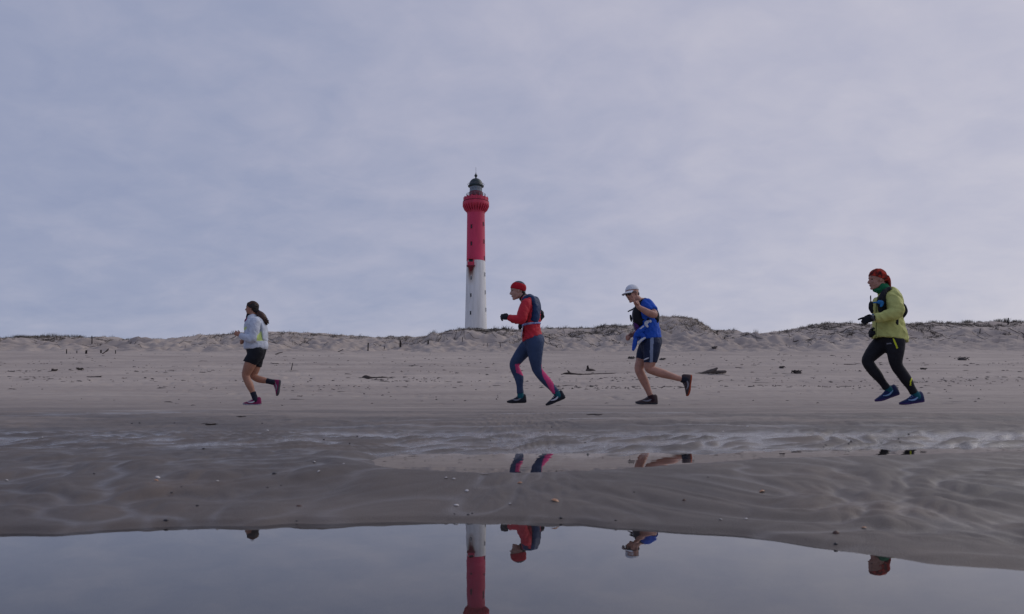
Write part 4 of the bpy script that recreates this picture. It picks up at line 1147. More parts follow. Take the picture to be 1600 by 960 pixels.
# ================================================================== runner 4: yellow-green jacket, patterned bandana, black tights
r = Runner(1325, 405, 4.0, 9.75, (325, 915), 'runner in yellow-green jacket, red patterned bandana and black tights, last in line')
r4_ = r
H = .252
P, Fv, U, Lh = head(r.body, r.p(184, 192, 0), (-1, 0, -.06), (-.06, 0, 1), H)
r.limb([(236, 220, 0, .068, .075), (222, 195, 0, .060, .062), (206, 165, 0, .058, .058)])
TOR = [(270, 510, 0, .135, .165), (262, 460, 0, .125, .155), (256, 400, 0, .120, .150), (252, 340, 0, .130, .160), (250, 280, 0, .135, .170), (250, 236, 0, .105, .160), (242, 214, 0, .08, .11)]
r.limb(TOR)
AN = [(282, 236, -.165, .062), (296, 285, -.225, .050), (303, 332, -.26, .045), (235, 352, -.245, .041), (166, 368, -.215, .028)]
AF = [(252, 236, .165, .062), (275, 310, .21, .050), (290, 375, .22, .045), (228, 408, .16, .041), (166, 442, .09, .028)]
r.limb(AN); r.limb(AF)
LN_ = [(296, 515, -.09, .112), (297, 575, -.10, .100), (297, 625, -.10, .080), (305, 668, -.095, .066), (332, 708, -.09, .063), (365, 755, -.09, .060), (392, 800, -.09, .045), (408, 832, -.09, .036)]
LF_ = [(228, 512, .09, .112), (180, 560, .10, .102), (145, 600, .10, .084), (122, 636, .095, .066), (145, 680, .09, .063), (182, 725, .09, .058), (215, 770, .09, .043), (238, 802, .09, .036)]
r.limb(LN_, -.006); r.limb(LF_, -.006)
shoe(r, (476, 893), (324, 917), -.09, (424, 842), sh_blue, so_violet, mk_ltblue, mk_ltblue, f_teal)
shoe(r, (322, 846), (174, 899), .09, (252, 808), sh_blue, so_violet, mk_ltblue, sh_blue, f_teal)
garment(r, 'sock', f_teal, [([(406, 828, -.09, .044), (424, 846, -.09, .046), (432, 862, -.09, .050)], TOPD)], disp=.001)
garment(r, 'sock', f_teal, [([(238, 800, .09, .044), (252, 812, .09, .046), (262, 828, .09, .050)], TOPD)], disp=.001)
def pk4(c):
    x, y = r4_.px_of(c)
    nr = c[:, 1] < -.06
    a = inpoly(x, y, [(278, 496), (287, 494), (314, 556), (304, 562)]) & nr
    b_ = inpoly(x, y, [(398, 738), (405, 742), (396, 768), (395, 792), (386, 792), (388, 765)]) & nr
    c_ = inpoly(x, y, [(240, 526), (268, 523), (272, 530), (242, 534)]) & nr
    return np.where(c_, 2, np.where(a | b_, 1, 0))
garment(r, 'tights', [f_black, f_yel2, mk_grey], [([(266, 470, 0, .130, .165), (272, 505, 0, .140, .172), (275, 535, 0, .120, .160)], {}),
        (LN_[:-1] + [(413, 838, -.09, .044)], BOTD), (LF_[:-1] + [(243, 806, .09, .044)], BOTD)], dr=.004, disp=.002, pick=pk4, seed=5)
JK = [(262, 500, 0, .213, .200), (260, 470, 0, .200, .195), (254, 420, 0, .180, .185), (248, 360, 0, .172, .180), (248, 300, 0, .178, .188), (250, 250, 0, .160, .186), (246, 220, 0, .120, .150), (232, 200, 0, .080, .09)]
SN = [(284, 240, -.165, .088), (296, 288, -.225, .088), (302, 332, -.258, .080), (240, 354, -.247, .062), (172, 369, -.218, .048)]
SF = [(252, 240, .165, .085), (275, 312, .21, .078), (290, 374, .22, .072), (228, 408, .16, .06), (176, 437, .10, .045)]
garment(r, 'jacket', f_yel, [(JK, dict(dome=(False, False), end_n=((.20, 0, 1), (-.3, 0, 1)))), (SN, BOTD), (SF, BOTD)], disp=.011, dscale=10, seed=14)
garment(r, 'zip', mat('jacket_zip_fabric', (.16, .19, .05), .7), [([(186, 236, -.10, .005), (176, 300, -.10, .005), (177, 400, -.10, .005), (175, 484, -.10, .005)], dict(n=8))], disp=0, voxel=0)
garment(r, 'neck_gaiter', f_green, [([(238, 206, 0, .076, .082), (218, 188, 0, .070, .074), (204, 172, 0, .068, .07)], FLAT), ([(196, 196, 0, .045, .05), (168, 193, 0, .022, .035)], {}), ([(238, 170, 0, .03, .05), (205, 172, 0, .05, .07)], {})], disp=.005, dscale=22, seed=4)
garment(r, 'hydration_vest', f_blkpack, [([(255, 186, -.10, .022, .03), (234, 200, -.125, .028, .022), (216, 235, -.148, .044, .024), (210, 280, -.156, .052, .026), (218, 325, -.156, .048, .026)], dict(sq=.6)),
        ([(255, 186, .10, .022, .03), (232, 200, .135, .030, .03), (214, 235, .165, .04, .03), (210, 280, .175, .044, .03), (218, 325, .175, .04, .028)], {}),
        ([(258, 190, -.09, .012, .035), (282, 192, -.06, .010, .035), (302, 200, -.03, .008, .03)], {}),
        ([(312, 285, 0, .040, .12), (322, 310, 0, .050, .15), (327, 338, 0, .050, .15), (318, 364, 0, .034, .13)], {}),
        ([(306, 368, -.165, .026, .02), (304, 395, -.176, .022, .018), (314, 434, -.172, .006, .012)], {}),
        ([(144, 275, -.07, .020, .03), (143, 305, -.07, .024, .03), (150, 332, -.07, .014, .02)], {}),
        ([(141, 228, -.05, .006), (143, 270, -.06, .008)], {})], disp=.004, dscale=14, seed=19)
garment(r, 'chest_strap', f_bluelite, [([(146, 274, -.06, .009), (172, 272, -.12, .010), (205, 270, -.20, .012)], {}), ([(190, 268, -.205, .022, .012), (212, 274, -.207, .026, .012), (206, 296, -.207, .014, .010)], {}), ([(152, 345, -.06, .007), (172, 348, -.12, .007)], {})], disp=.002, voxel=.005)
g = Blob(); w = r.p(166, 368, -.216); dv = r.p(132, 376, -.20) - w
hand(g, w, dv, (.05, .3, 1), (.25, .9, -.3), [(.15, .3, .2), (.6, .8, .5), (.75, .9, .5), (.8, .9, .6)], 1.12, rr=.0115)
g.add(loft_vf(r.secs([(172, 367, -.218, .034), (150, 371, -.21, .034)]), **FLAT)); g.build('glove', f_blkpack, r.e, .005, 2)
g = Blob(); w = r.p(166, 442, .09); dv = r.p(138, 462, .06) - w
hand(g, w, dv, (.1, -.3, 1), (.25, -.9, -.3), (.8, .9, .5), 1.12, rr=.0115)
g.add(loft_vf(r.secs([(176, 434, .10, .038), (150, 452, .07, .040)]), **FLAT)); g.build('glove', f_blkpack, r.e, .005, 2)
wt = garment(r, 'watch', mk_grey, [([(159, 369, -.213, .046), (152, 371, -.211, .045)], FLAT)], disp=0)
Blob().add(ellipsoid_vf(r.p(155, 369, -.258), ((.022, 0, 0), (0, .008, 0), (0, 0, .024)))).build('watch_face', lens_m, wt, 0)
b = Blob().add(shell_vf(P(-.05, .645), Fv * .445 * H, Lh * .37 * H, U * .42 * H, R(-12), R(88), R(26), 30, 12, .008))
b.add(loft_vf(r.secs([(236, 120, 0, .04, .06), (248, 138, 0, .034, .05), (256, 156, 0, .022, .035), (264, 174, 0, .010, .02)])))
b.build('bandana', f_buff, r.e, .0055, 2, .003, 20)
face_parts(P, Fv, U, Lh, H, r.e, brow_grey, eye_m, lip_m)
finish(r, skin_m)

# ------------------------------------------------------------------ dune grass and brush
grass_m = mat('dry_marram_grass', (.095, .082, .068), .9, .3, .6, 0, 60, .2, col2=(.23, .195, .150))
brush_m = mat('dead_brush', (.066, .056, .052), .9, .4, 2, 0, 60, .2)
straw_m = mat('straw_grass', (.23, .19, .15), .9, .3, 1.5, 0, 60, .2, col2=(.38, .32, .25))
def strips(base, tip, width, bend):
    """thin bent blades: base and tip points (n,3); five vertices each"""
    n = len(base)
    d = tip - base
    ang = rng.uniform(0, math.pi, n)
    side = np.stack([np.cos(ang), np.sin(ang), np.zeros(n)], -1) * width[:, None] * .5
    mid = base + d * .55 + bend
    v = np.stack([base - side, base + side, mid - side * .7, mid + side * .7, tip], 1).reshape(-1, 3)
    i = np.arange(n)[:, None] * 5
    f = [tuple(q) for q in (i + np.array([0, 1, 3, 2])).tolist()] + [tuple(q) for q in (i + np.array([2, 3, 4])).tolist()]
    return v.tolist(), f
def dune_t(x, y):
    Yc = 85 + 3.0 * pn(x / 23.0, x * 0 + 4.2, 3); toe = 66 + 3.0 * pn(x / 17.0, x * 0 + 1.7, 5)
    return (y - toe) / (Yc - toe), Yc
def clumps(n, xr, tr, mask, hmin, hmax, per, seed):
    g = np.random.default_rng(seed)
    x = g.uniform(*xr, n * 4); t = g.uniform(*tr, n * 4)
    Yc = 85 + 3.0 * pn(x / 23.0, x * 0 + 4.2, 3); toe = 66 + 3.0 * pn(x / 17.0, x * 0 + 1.7, 5)
    y = toe + t * (Yc - toe)
    keep = g.uniform(0, 1, n * 4) < mask(x, y, t)
    x, y = x[keep][:n], y[keep][:n]; m = len(x)
    cs = g.uniform(.5, 1.2, m)
    bx = np.repeat(x, per) + g.normal(0, .16, m * per); by = np.repeat(y, per) + g.normal(0, .16, m * per)
    bz = ground(bx, by)[0] - .03
    h = g.uniform(hmin, hmax, m * per) * np.repeat(cs, per)
    base = np.stack([bx, by, bz], -1)
    lean = g.normal(0, .42, (m * per, 2)) + np.array([.18, 0])
    tip = base + np.stack([lean[:, 0] * h, lean[:, 1] * h, h], -1)
    bend = np.stack([-lean[:, 0] * h * .15, -lean[:, 1] * h * .15, h * .08], -1)
    return strips(base, tip, g.uniform(.012, .035, m * per), bend)
def veg(x, y, t):
    patch = pn(x * .16, y * .30, 91) + .6 * pn(x * .5, y * .7, 92)
    px = 800 + 1200 * x / 85
    dens = np.interp(px, [-200, 0, 140, 180, 380, 600, 700, 1000, 1030, 1080, 1110, 1170, 1200, 1900], [.6, .8, .8, .15, .30, .45, .85, .85, .5, .5, .5, .2, .75, .8])
    return np.clip(sst(.0, .35, patch + .10) * 1.0 * sst(.30, .75, t) + .14 * sst(.90, .99, t), 0, 1) * dens
v, f = clumps(5200, (-85, 85), (.30, 1.06), veg, .09, .30, 12, 5)
o = link('dune_grass', mesh('dune_grass', v, f), grass_m, smooth=False)
tag(o, 'sparse dead marram grass growing over the dune face and crest', 'grass', kind='stuff')
v, f = clumps(230, (-85, 85), (.45, .99), lambda x, y, t: veg(x, y, t + .1) * .9, .18, .50, 34, 15)
o = link('marram_clumps', mesh('marram_clumps', v, f), brush_m, smooth=False)
tag(o, 'darker taller marram clumps dotted over the dune face', 'grass', kind='stuff')
# straw-coloured sward on the high dune
v, f = clumps(420, ((995 - 800) / 1200 * 85, (1092 - 800) / 1200 * 85), (.55, 1.04), lambda x, y, t: .35 + .65 * sst(-.1, .2, pn(x * .2, y * 1.6, 93)), .10, .32, 12, 6)
o = link('straw_grass', mesh('straw_grass', v, f), straw_m, smooth=False)
tag(o, 'straw-coloured grass covering the tall dune mound behind the blue runner', 'grass', kind='stuff')
# long dead stems and roots trailing down the face
def trailing(n, seed):
    g = np.random.default_rng(seed)
    V = []; Fc = []
    x = g.uniform(-80, 80, n * 3); t = g.uniform(.35, .97, n * 3)
    Yc = 85 + 3.0 * pn(x / 23.0, x * 0 + 4.2, 3); toe = 66 + 3.0 * pn(x / 17.0, x * 0 + 1.7, 5)
    y = toe + t * (Yc - toe)
    k = g.uniform(0, 1, n * 3) < veg(x, y, t + .2) * .9 + .05
    x, y = x[k][:n], y[k][:n]
    m = len(x); S = 6
    ln = g.uniform(.5, 2.4, m); ang = g.normal(-math.pi / 2, .9, m); cv = g.normal(0, .9, m); wd = g.uniform(.008, .024, m)
    X = np.zeros((m, S)); Y = np.zeros((m, S)); X[:, 0] = x; Y[:, 0] = y; a = ang.copy()
    for i in range(1, S):
        X[:, i] = X[:, i - 1] + np.cos(a) * ln / S; Y[:, i] = Y[:, i - 1] + np.sin(a) * ln / S * 1.4; a = a + cv / S + g.normal(0, .25, m)
    Z = ground(X, Y)[0]
    lift = g.uniform(.02, .12, m)
    for q in range(m):
        o = len(V)
        for i in range(S):
            w = wd[q] * (1 - .75 * i / S)
            for dx, dz in ((-w, -.02), (w, -.02), (0, w * 1.3)):
                V.append((X[q, i] + dx, Y[q, i] + dx * .3, Z[q, i] + dz + lift[q] * math.sin(i / (S - 1) * 3.0)))
        for i in range(S - 1):
            for j in range(3):
                Fc.append((o + i * 3 + j, o + i * 3 + (j + 1) % 3, o + i * 3 + 3 + (j + 1) % 3, o + i * 3 + 3 + j))
    return V, Fc
v, f = trailing(1500, 21)
o = link('dead_brush', mesh('dead_brush', v, f), brush_m, smooth=False)
tag(o, 'dark dead stems and roots trailing down the eroded dune face', 'brush', kind='stuff')

# tufts that stand out one by one on the skyline
ORD = ['first', 'second', 'third', 'fourth', 'fifth', 'sixth', 'seventh', 'eighth', 'ninth', 'tenth', 'eleventh', 'twelfth', 'thirteenth', 'last']
def tuft_mesh(seed, h=.5, n=90, spread=.3):
    g = np.random.default_rng(seed)
    base = np.stack([g.normal(0, spread, n), g.normal(0, spread * .6, n), np.full(n, -.05)], -1)
    hh = g.uniform(.5, 1, n) * h
    lean = g.normal(0, .28, (n, 2)) + np.array([.25, 0])
    tip = base + np.stack([lean[:, 0] * hh, lean[:, 1] * hh, hh], -1)
    v, f = strips(base, tip, g.uniform(.015, .035, n), np.stack([-lean[:, 0] * hh * .15, lean[:, 1] * 0, hh * .06], -1))
    return mesh('grass_tuft', v, f)
def crest_point(px):
    x = (px - 800) / 1200 * 85.0
    Yc = float(85 + 3.0 * pn(np.array([x / 23.0]), np.array([4.2]), 3)[0])
    x = (px - 800) / 1200 * Yc
    return Vector((x, Yc - .3, gz(x, Yc - .3)))
for i, (px, h, sp) in enumerate(((28, .45, .35), (36, .5, .3), (46, .42, .35), (58, .45, .3), (70, .5, .35), (84, .72, .35), (97, .42, .3), (107, .45, .3), (121, .5, .35), (127, .42, .3))):
    o = link('grass_tuft', tuft_mesh(100 + i, h, 110, sp), grass_m, smooth=False); o.location = crest_point(px)
    tag(o, 'tallest grass tuft on the dune skyline at far left' if px == 84 else f'{ORD[i]} grass tuft from the left along the low dune skyline at far left', 'grass tuft', 'grass tufts on the left skyline')
for i, (px, h) in enumerate(((1266, .4), (1290, .5), (1318, .4), (1352, .35), (1432, .35), (1455, .4), (1478, .4), (1505, .5), (1512, .45), (1528, .35), (1556, .45), (1568, .55), (1584, .4), (1596, .4))):
    o = link('grass_tuft', tuft_mesh(200 + i, h, 110, .22), grass_m, smooth=False); o.location = crest_point(px)
    tag(o, f'{ORD[i]} grass tuft from the left along the dune skyline around the yellow-green runner', 'grass tuft', 'grass tufts on the right skyline')

# ------------------------------------------------------------------ driftwood, posts, litter on the dry beach
wood_m = mat('weathered_driftwood', (.035, .028, .026), .9, .3, 6, .01, 20, .2, col2=(.085, .068, .060), stretch=(.3, 1, 1))
pale_wood = mat('grey_driftwood', (.10, .085, .078), .9, .3, 6, .01, 20, .2, stretch=(.3, 1, 1))
post_m = mat('old_fence_wood', (.030, .026, .025), .9, .3, 5, .004, 40, .2)
def wood(name, pts, label, cat='driftwood', m=wood_m, group=None, branches=()):
    """pts: (px, py, radius, lift) along the piece as it lies on the sand, first point fixes the distance"""
    base = on_ground(pts[0][0], pts[0][1])
    Y = base.y
    def loc(px, py, lift=0, ref=(pts[0][0], pts[0][1])):
        x = (px - 800) / 1200 * Y
        return np.array((x - base.x, rng.normal(0, .03), (ref[1] - py) / 1200 * Y))
    b = Blob()
    b.add(loft_vf([(*loc(p[0], p[1]), p[2], p[2] * .9) for p in pts], k=4, n=9))
    for br in branches: b.add(loft_vf([(*loc(p[0], p[1]), p[2], p[2]) for p in br], k=3, n=7))
    o = b.build(name, m, None, voxel=.022 if max(p[2] for p in pts) > .05 else 0, smooth=1, disp=.012, dscale=6, seed=int(pts[0][0]))
    o.location = base
    tag(o, label, cat, group)
    return o
wood('driftwood_log', [(567, 590.5, .05), (571, 590, .09), (576, 591, .07), (586, 591.6, .055), (597, 591, .06), (605, 590.8, .03)], 'short dark driftwood log lying between the first two runners')
wood('driftwood_branch', [(877, 585.5, .025), (884, 584, .04), (890, 584, .05), (900, 585, .035), (915, 585, .02), (940, 584, .012), (962, 583.4, .008)], 'long thin driftwood branch lying behind the red jacket runner', branches=[[(888, 584, .05), (889, 581.5, .03), (887, 579.5, .015)]])
wood('driftwood_branch', [(1086, 583.5, .012), (1092, 583.2, .02), (1098, 582.8, .035), (1105, 581.5, .07), (1113, 579.5, .08), (1120, 576, .04)], 'forked driftwood with raised dark limb right of the blue runner', m=pale_wood, branches=[[(1108, 581, .06), (1118, 581.5, .07), (1127, 581.5, .07), (1133, 581, .06)], [(1113, 579, .05), (1116, 577, .03), (1121, 575, .015)]])
wood('driftwood_stump', [(918, 579.5, .10), (918.5, 576, .06), (918, 573, .045), (919, 571.5, .02)], 'small upright stump of driftwood beyond the long thin branch', branches=[[(918, 579.5, .08), (923, 579.2, .09), (929, 579.6, .05)]])
wood('stick', [(984, 568, .03), (986, 570, .035), (988, 572.5, .03)], 'short dark slanting stick just left of the blue runner\'s shorts', 'stick')
wood('stick', [(1150, 575, .03), (1155, 575.6, .035), (1161, 576, .02)], 'flat dark stick right of the forked driftwood', 'stick')
wood('plank', [(1319, 570, .03), (1328, 570.3, .04), (1337, 570.4, .03)], 'thin flat plank left of the yellow-green runner', 'plank')
wood('stick', [(135, 589.5, .02), (146, 589.6, .03), (158, 589.2, .02)], 'thin straight stick lying on the sand at far left', 'stick')
wood('branch', [(1239, 535, .04), (1248, 533, .06), (1258, 532.5, .05), (1266, 531.5, .07), (1270, 533.5, .04)], 'dark crooked branch on the dune slope left of the yellow-green runner', 'branch')
wood('log', [(1547, 511.5, .05), (1553, 513, .10), (1561, 513.8, .10), (1571, 514, .06)], 'dark log lodged near the dune crest at far right', 'log')
wood('log', [(1313, 532.5, .04), (1320, 532.2, .05), (1327, 532.4, .03)], 'small dark log on the dune foot left of the yellow-green runner', 'log')
wood('stick', [(1415, 529, .03), (1424, 528.6, .04), (1432, 528.8, .03)], 'dark stick on the dune foot right of the yellow-green runner', 'stick')
wood('twig', [(430, 554, .02), (436, 552, .03), (441, 550.6, .02)], 'slanting twig on the slope right of the ponytailed runner', 'twig')
wood('twig', [(528, 550, .02), (533, 548, .025), (536, 546.5, .02)], 'dark twig leaning on the dune foot above the driftwood log', 'twig')
wood('twig', [(160, 553, .03), (165, 550, .03), (168.5, 546, .02)], 'forked dead twig on the dune foot at far left', 'twig', branches=[[(165, 550, .03), (169, 548, .02), (170, 544.5, .012)]])
def post(px, top, bot, w, label, lean=0.0, group=None):
    b = on_ground(px, bot)
    h = (bot - top) / 1200 * b.y
    g = np.random.default_rng(int(px)); r0 = w / 2
    v = []
    for z, k in ((-.3, 1.05), (h * .3, 1.0), (h * .7, .97), (h * .98, .9), (h * 1.0, .55)):
        for j in range(8):
            a = 2 * math.pi * j / 8
            v.append((r0 * k * math.cos(a) + lean * z + g.normal(0, r0 * .06), r0 * k * math.sin(a) + g.normal(0, r0 * .06), z))
    o = link('fence_post', mesh('fence_post', v, ring_faces(5, 8)), post_m, smooth=False)
    o.location = b; tag(o, label, 'post', group)
post(143.7, 525, 537, .10, 'tallest weathered post on the dune at far left')
for px, t, bt, w, ln, od in ((104, 546, 553, .08, 0, 'leftmost thin'), (134.5, 547.5, 553, .16, .1, 'thickest'), (158, 547, 552, .12, -.05, 'second thickest'), (180.5, 547.5, 553, .07, 0, 'rightmost thin'), (120, 548, 552.5, .07, .05, 'shortest thin')):
    post(px, t, bt, w, od + ' stub post in the row at the left dune foot', ln, 'stub posts at the left dune foot')
post(575, 536, 548, .11, 'slim post standing on the dune foot above the driftwood log', .03)
post(625.5, 532, 542.5, .17, 'thickest dark post on the dune left of the lighthouse')
post(669, 531.5, 537.5, .14, 'short post on the dune just left of the lighthouse')
post(600.5, 541, 546, .07, 'small stub post between the two taller posts on the dune')
post(1575, 497, 508, .14, 'dark post on the dune crest at far right', .05)
post(1531, 514, 521, .08, 'thin post on the dune slope at far right', .1)
post(722.5, 527, 534, .06, 'thin stake on the dune below the lighthouse', .02)
post(782, 535, 543, .06, 'thin stake on the dune right below the lighthouse', -.1)
post(455, 567, 578.5, .045, 'thin leaning cane stuck in the sand beside the ponytailed runner', .22)

# clumps of wrack
def wrack(px, py, w, h, label):
    b = on_ground(px, py); k = b.y / 1200
    g = np.random.default_rng(int(px))
    bl = Blob()
    bl.add(ellipsoid_vf((0, 0, 0), ((w * k / 2, 0, 0), (0, w * k / 2.5, 0), (0, 0, h * k)), 16, 10))
    for i in range(14):
        a = g.uniform(0, 6.28); x = g.normal(0, w * k * .25)
        bl.add(loft_vf([(x, g.normal(0, .05), h * k * .3, .014, .014), (x + math.cos(a) * w * k * .3, math.sin(a) * .1, h * k * g.uniform(.6, 1.3), .011, .011), (x + math.cos(a) * w * k * .55, math.sin(a) * .2, h * k * g.uniform(.1, 1.2), .006, .006)], k=2, n=5))
    o = bl.build('wrack_clump', brush_m, None, voxel=0, disp=.02, dscale=5, seed=int(px)); o.location = b
    tag(o, label, 'wrack')
wrack(1246, 584, 11, 4, 'dark clump of wrack on the flat sand left of the yellow-green runner')
wrack(1221.5, 575.5, 5, 2.5, 'small dark lump on the sand beyond the wrack clump')
wrack(1503, 563, 12, 4, 'grassy clump on a little sand mound right of the yellow-green runner')
wrack(986, 560.5, 10, 2.5, 'low dark hump of wrack behind the blue runner')
wrack(1034, 562.5, 8, 2, 'low dark hump of wrack right of the blue runner\'s shorts')
wrack(1443, 577.5, 8, 1.6, 'flat dark patch of wrack just right of the yellow-green runner')
wrack(125.5, 578.5, 5, 2.6, 'dark lump on the sand at far left, right of a smaller one')
wrack(86, 580, 4, 2.4, 'smaller dark lump on the sand at far left')
wrack(1116, 544, 7, 2, 'dark lump on the slope right of the tall dune mound')

# countless dark bits scattered over the dry sand
def litter(n, seed):
    g = np.random.default_rng(seed)
    y = np.concatenate([10.5 + 53 * g.uniform(0, 1, n) ** .8, 23.5 + g.normal(0, .6, n // 4), 28.8 + g.normal(0, .7, n // 2), 38 + g.normal(0, 1.0, n // 5), 47 + g.normal(0, 1.0, n // 5)])
    x = g.uniform(-.78, .78, len(y)) * (y + 2)
    keep = g.uniform(0, 1, len(y)) < (.12 + .88 * sst(.0, .35, pn(x * .15, y * .35, 95))) * np.where(np.arange(len(y)) < n, .6, 1.0)
    x, y = x[keep], y[keep]; m = len(x)
    z = ground(x, y)[0]
    L = g.gamma(1.6, .024, m) * (0.7 + y / 32); W = L * g.uniform(.15, .6, m) * .8 + .006; Hh = g.uniform(.006, .02, m) * (0.7 + y / 40)
    a = g.normal(0, .5, m); ca, sa = np.cos(a), np.sin(a)
    loc = np.array([[-1, 0, -.3], [-.3, -1, -.3], [1, .1, -.3], [.2, 1, -.3], [-.35, -.2, 1], [.4, .15, .8]])
    P3 = loc[None] * np.stack([L, W, Hh], -1)[:, None, :] * g.uniform(.7, 1.3, (m, 6, 3))
    X = P3[..., 0] * ca[:, None] - P3[..., 1] * sa[:, None] + x[:, None]; Yy = P3[..., 0] * sa[:, None] + P3[..., 1] * ca[:, None] + y[:, None]
    V = np.stack([X, Yy, P3[..., 2] + z[:, None]], -1).reshape(-1, 3)
    fl = [(0, 1, 4), (1, 5, 4), (1, 2, 5), (2, 3, 5), (3, 4, 5), (3, 0, 4)]
    i = (np.arange(m) * 6)[:, None]
    Fc = []
    for q in fl: Fc += [tuple(t) for t in (i + np.array(q)).tolist()]
    return V.tolist(), Fc
v, f = litter(4200, 33)
o = link('beach_litter', mesh('beach_litter', v, f), mat('dry_litter', (.085, .072, .066), .9, .4, 2), smooth=False)
tag(o, 'dark bits of seaweed and twig strewn over the dry sand', 'litter', kind='stuff')

# ------------------------------------------------------------------ pebbles and shells on the wet sand
peb_dark = mat('dark_pebble', (.018, .016, .020), .45, .3, 120, 0, 60, .5)
peb_brown = mat('brown_pebble', (.085, .040, .028), .5, .4, 90, 0, 60, .5)
shell_w = mat('white_shell', (.62, .58, .55), .45, .1, 150, 0, 60, .5)
shell_o = mat('orange_shell', (.36, .15, .065), .45, .3, 120, 0, 60, .5, col2=(.52, .30, .17))
def pebble(px, py, w, m, label, cat='pebble', group=None, flat=.55, kind='pebble'):
    b = on_ground(px, py); k = b.y / 1200
    g = np.random.default_rng(int(px * 7 + py))
    r0 = w * k / 2 * .78
    v, f = ellipsoid_vf((0, 0, 0), ((r0, 0, 0), (0, r0 * g.uniform(.6, .95), 0), (0, 0, r0 * flat)), 14, 9)
    v = np.array(v)
    ph = g.uniform(0, 6, 3)
    n_ = 1 + .14 * np.sin(v[:, 0] / r0 * 2.2 + ph[0]) + .10 * np.sin(v[:, 1] / r0 * 3.0 + ph[1]) + .08 * np.sin(v[:, 2] / r0 * 3 + ph[2])
    v = v * n_[:, None]
    o = link(kind, mesh(kind, v.tolist(), f), m)
    o.location = b + Vector((0, 0, r0 * flat * .2)); o.rotation_euler.z = g.uniform(-.5, .5)
    tag(o, label, cat, group); return o
def shell(px, py, w, m, label, group=None, tilt=.25):
    """a cockle valve: ribbed fan with a beak, domed, lying hollow down"""
    b = on_ground(px, py); s = w * b.y / 1200 / 2 * .82
    g = np.random.default_rng(int(px * 5 + py))
    v = []; na, nr = 21, 6
    for layer in (0, 1):
        for i in range(nr):
            q = (i + .4) / (nr - .6)
            for j in range(na):
                a = -1.25 + 2.5 * j / (na - 1)
                rib = 1 + .05 * (1 if j % 2 else -1) * q
                rr = s * q * 1.75 * (1 - .10 * a * a)
                v.append((rr * math.sin(a) * .95, -s * .85 + rr * math.cos(a), s * (.62 * math.sin(math.pi * min(1, .15 + .85 * q)) ** .8 * math.cos(a * .7)) * rib + (0 if layer else .06 * s)))
    f = []
    for layer in (0, 1):
        o_ = layer * nr * na
        for i in range(nr - 1):
            for j in range(na - 1):
                q = (o_ + i * na + j, o_ + i * na + j + 1, o_ + (i + 1) * na + j + 1, o_ + (i + 1) * na + j)
                f.append(q if layer else q[::-1])
    o = link('shell', mesh('shell', v, f), m)
    o.location = b + Vector((0, 0, .0006)); o.rotation_euler = (g.uniform(-.1, .3), g.uniform(-tilt, tilt), g.uniform(0, 6.28))
    tag(o, label, 'shell', group); return o
G1 = 'small dark pebbles on the wet sand'
MARKS = [(429, 741, 'the largest dark pebble'), (258, 814, 'the black pebble at the left pool edge'), (467, 791, 'the flat reddish-brown pebble'), (1306, 838, 'the large brown pebble at right'),
         (245, 749, 'the paired white and orange shells'), (729, 768, 'the white shell near centre'), (867, 784, 'the orange-brown shell near centre'), (1190, 769, 'the flat orange shell at right'),
         (325, 663, 'the weed strip at left'), (932, 648, 'the weed strip below the blue runner'), (600, 722, 'the left tip of the narrow pool'), (1290, 700, 'the reflected black legs'), (10, 720, 'the left picture edge'), (1520, 690, 'the right end of the narrow pool')]
USED = {}
def place_words(px, py, what):
    best = min(MARKS, key=lambda q: (q[0] - px) ** 2 + (3 * (q[1] - py)) ** 2)
    dx, dy = px - best[0], (py - best[1]) * 3
    if abs(dx) > abs(dy): w = 'right of' if dx > 0 else 'left of'
    else: w = 'below' if dy > 0 else 'above'
    k = (what, w, best[2]); USED[k] = USED.get(k, 0) + 1
    n = USED[k]
    return (f'tiny {what} {w} {best[2]}' if n == 1 else f'{ORD[n - 1]} tiny {what} {w} {best[2]}')
pebble(429, 741.5, 10, peb_dark, 'largest dark pebble on the wet sand left of centre')
pebble(258.5, 814, 9, peb_dark, 'black pebble close to the pool edge at left')
pebble(467.5, 791.5, 11, peb_brown, 'flat reddish-brown pebble left of centre near the pool', flat=.35)
pebble(1306, 834.5, 14, peb_brown, 'largest brown-orange pebble at the right pool edge', flat=.7)
pebble(1306, 851, 10, peb_dark, 'dark pebble just below the largest brown one at right')
pebble(1069, 782.5, 8, peb_brown, 'small brown pebble on the sand bar right of centre')
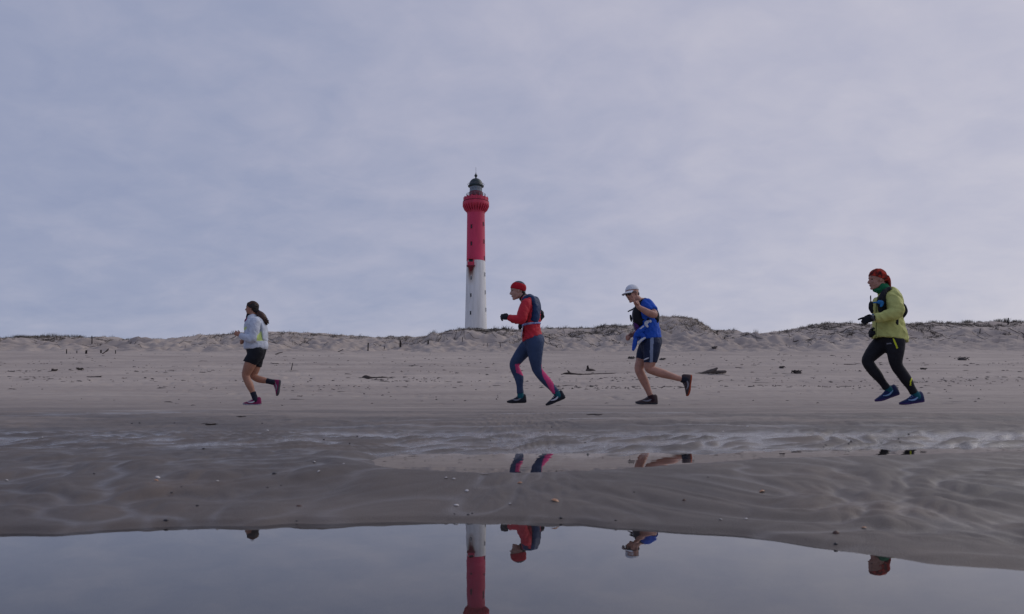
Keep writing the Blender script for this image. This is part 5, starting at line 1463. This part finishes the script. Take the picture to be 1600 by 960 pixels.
for px, py, w in ((268, 770, 5), (308, 791, 6), (418, 762.5, 5), (283.5, 761, 3.5), (439, 759, 3.5), (147, 741, 4), (318, 701.5, 6), (506, 687.5, 5), (546, 693.5, 3.5), (588, 719, 3.5), (206, 662.5, 5), (218, 661.5, 4), (273, 661.5, 4),
                 (732, 805, 7), (738, 803.5, 5), (710, 804, 4), (464, 816, 4), (876, 811.5, 7), (962, 814.5, 5), (991, 770, 3.5), (1106, 746, 3.5), (558, 682, 4), (766, 689.5, 3.5), (669, 710.5, 5), (1290, 696, 6), (1287, 699, 4), (1330, 690, 4), (1326, 694, 4), (1406, 691, 4), (1420, 679, 4), (1404, 686, 3),
                 (862, 668, 4), (914, 692, 4), (1515, 705, 3), (859, 676, 3), (410, 662, 4)):
    pebble(px, py, w, peb_dark, place_words(px, py, 'dark pebble'), 'pebble', G1)
G2 = 'small white shells on the wet sand'
shell(246, 747, 7, shell_w, 'white shell lying beside an orange one at left')
shell(244, 752, 8, shell_o, 'pale orange shell just below a white one at left')
shell(729.5, 768, 8, shell_w, 'white shell on the sand bar just left of centre')
shell(867, 784, 12, shell_o, 'orange-brown shell on the sand bar just right of centre')
shell(812, 755.5, 8, shell_o, 'small orange shell near the top of the sand bar at centre')
shell(1190.5, 769.5, 11, shell_o, 'flat orange shell on the sand bar at right')
shell(1350, 826, 8, shell_o, 'small orange shell above the right pool edge')
for px, py, w in ((491, 723, 6), (498, 738, 6), (340, 753, 5), (10.5, 752, 5), (713, 791, 8), (797, 788.5, 6), (775, 735.5, 6), (537, 726, 4), (697, 748, 6), (709, 749.5, 5), (1166, 812, 6), (1126, 813, 6), (418, 673, 4), (66, 684, 4), (170, 682, 3.5), (741 + 427, 667, 4), (944, 700, 4), (1130, 675, 4)):
    shell(px, py, w, shell_w, place_words(px, py, 'white shell fragment'), G2)
# a twig and strips of weed at the top of the foreshore
for px, py, w, lab in ((325, 663.5, 26, 'dark strip of weed on the wet sand at left'), (376, 651.5, 14, 'short dark twig on the upper wet sand at left'), (932, 648.5, 28, 'dark flattened strip of weed below the blue runner')):
    b = on_ground(px, py); k = b.y / 1200
    o = Blob().add(loft_vf([(-w * k / 2, 0, .001, .0015, .010), (-w * k * .2, .03, .003, .003, .008), (w * k * .1, -.01, .001, .002, .014), (w * k * .3, .02, .002, .003, .008), (w * k / 2, .01, .001, .001, .006)], k=4, n=8)).build('weed_strip', brush_m, None, 0)
    o.location = b; tag(o, lab, 'weed')
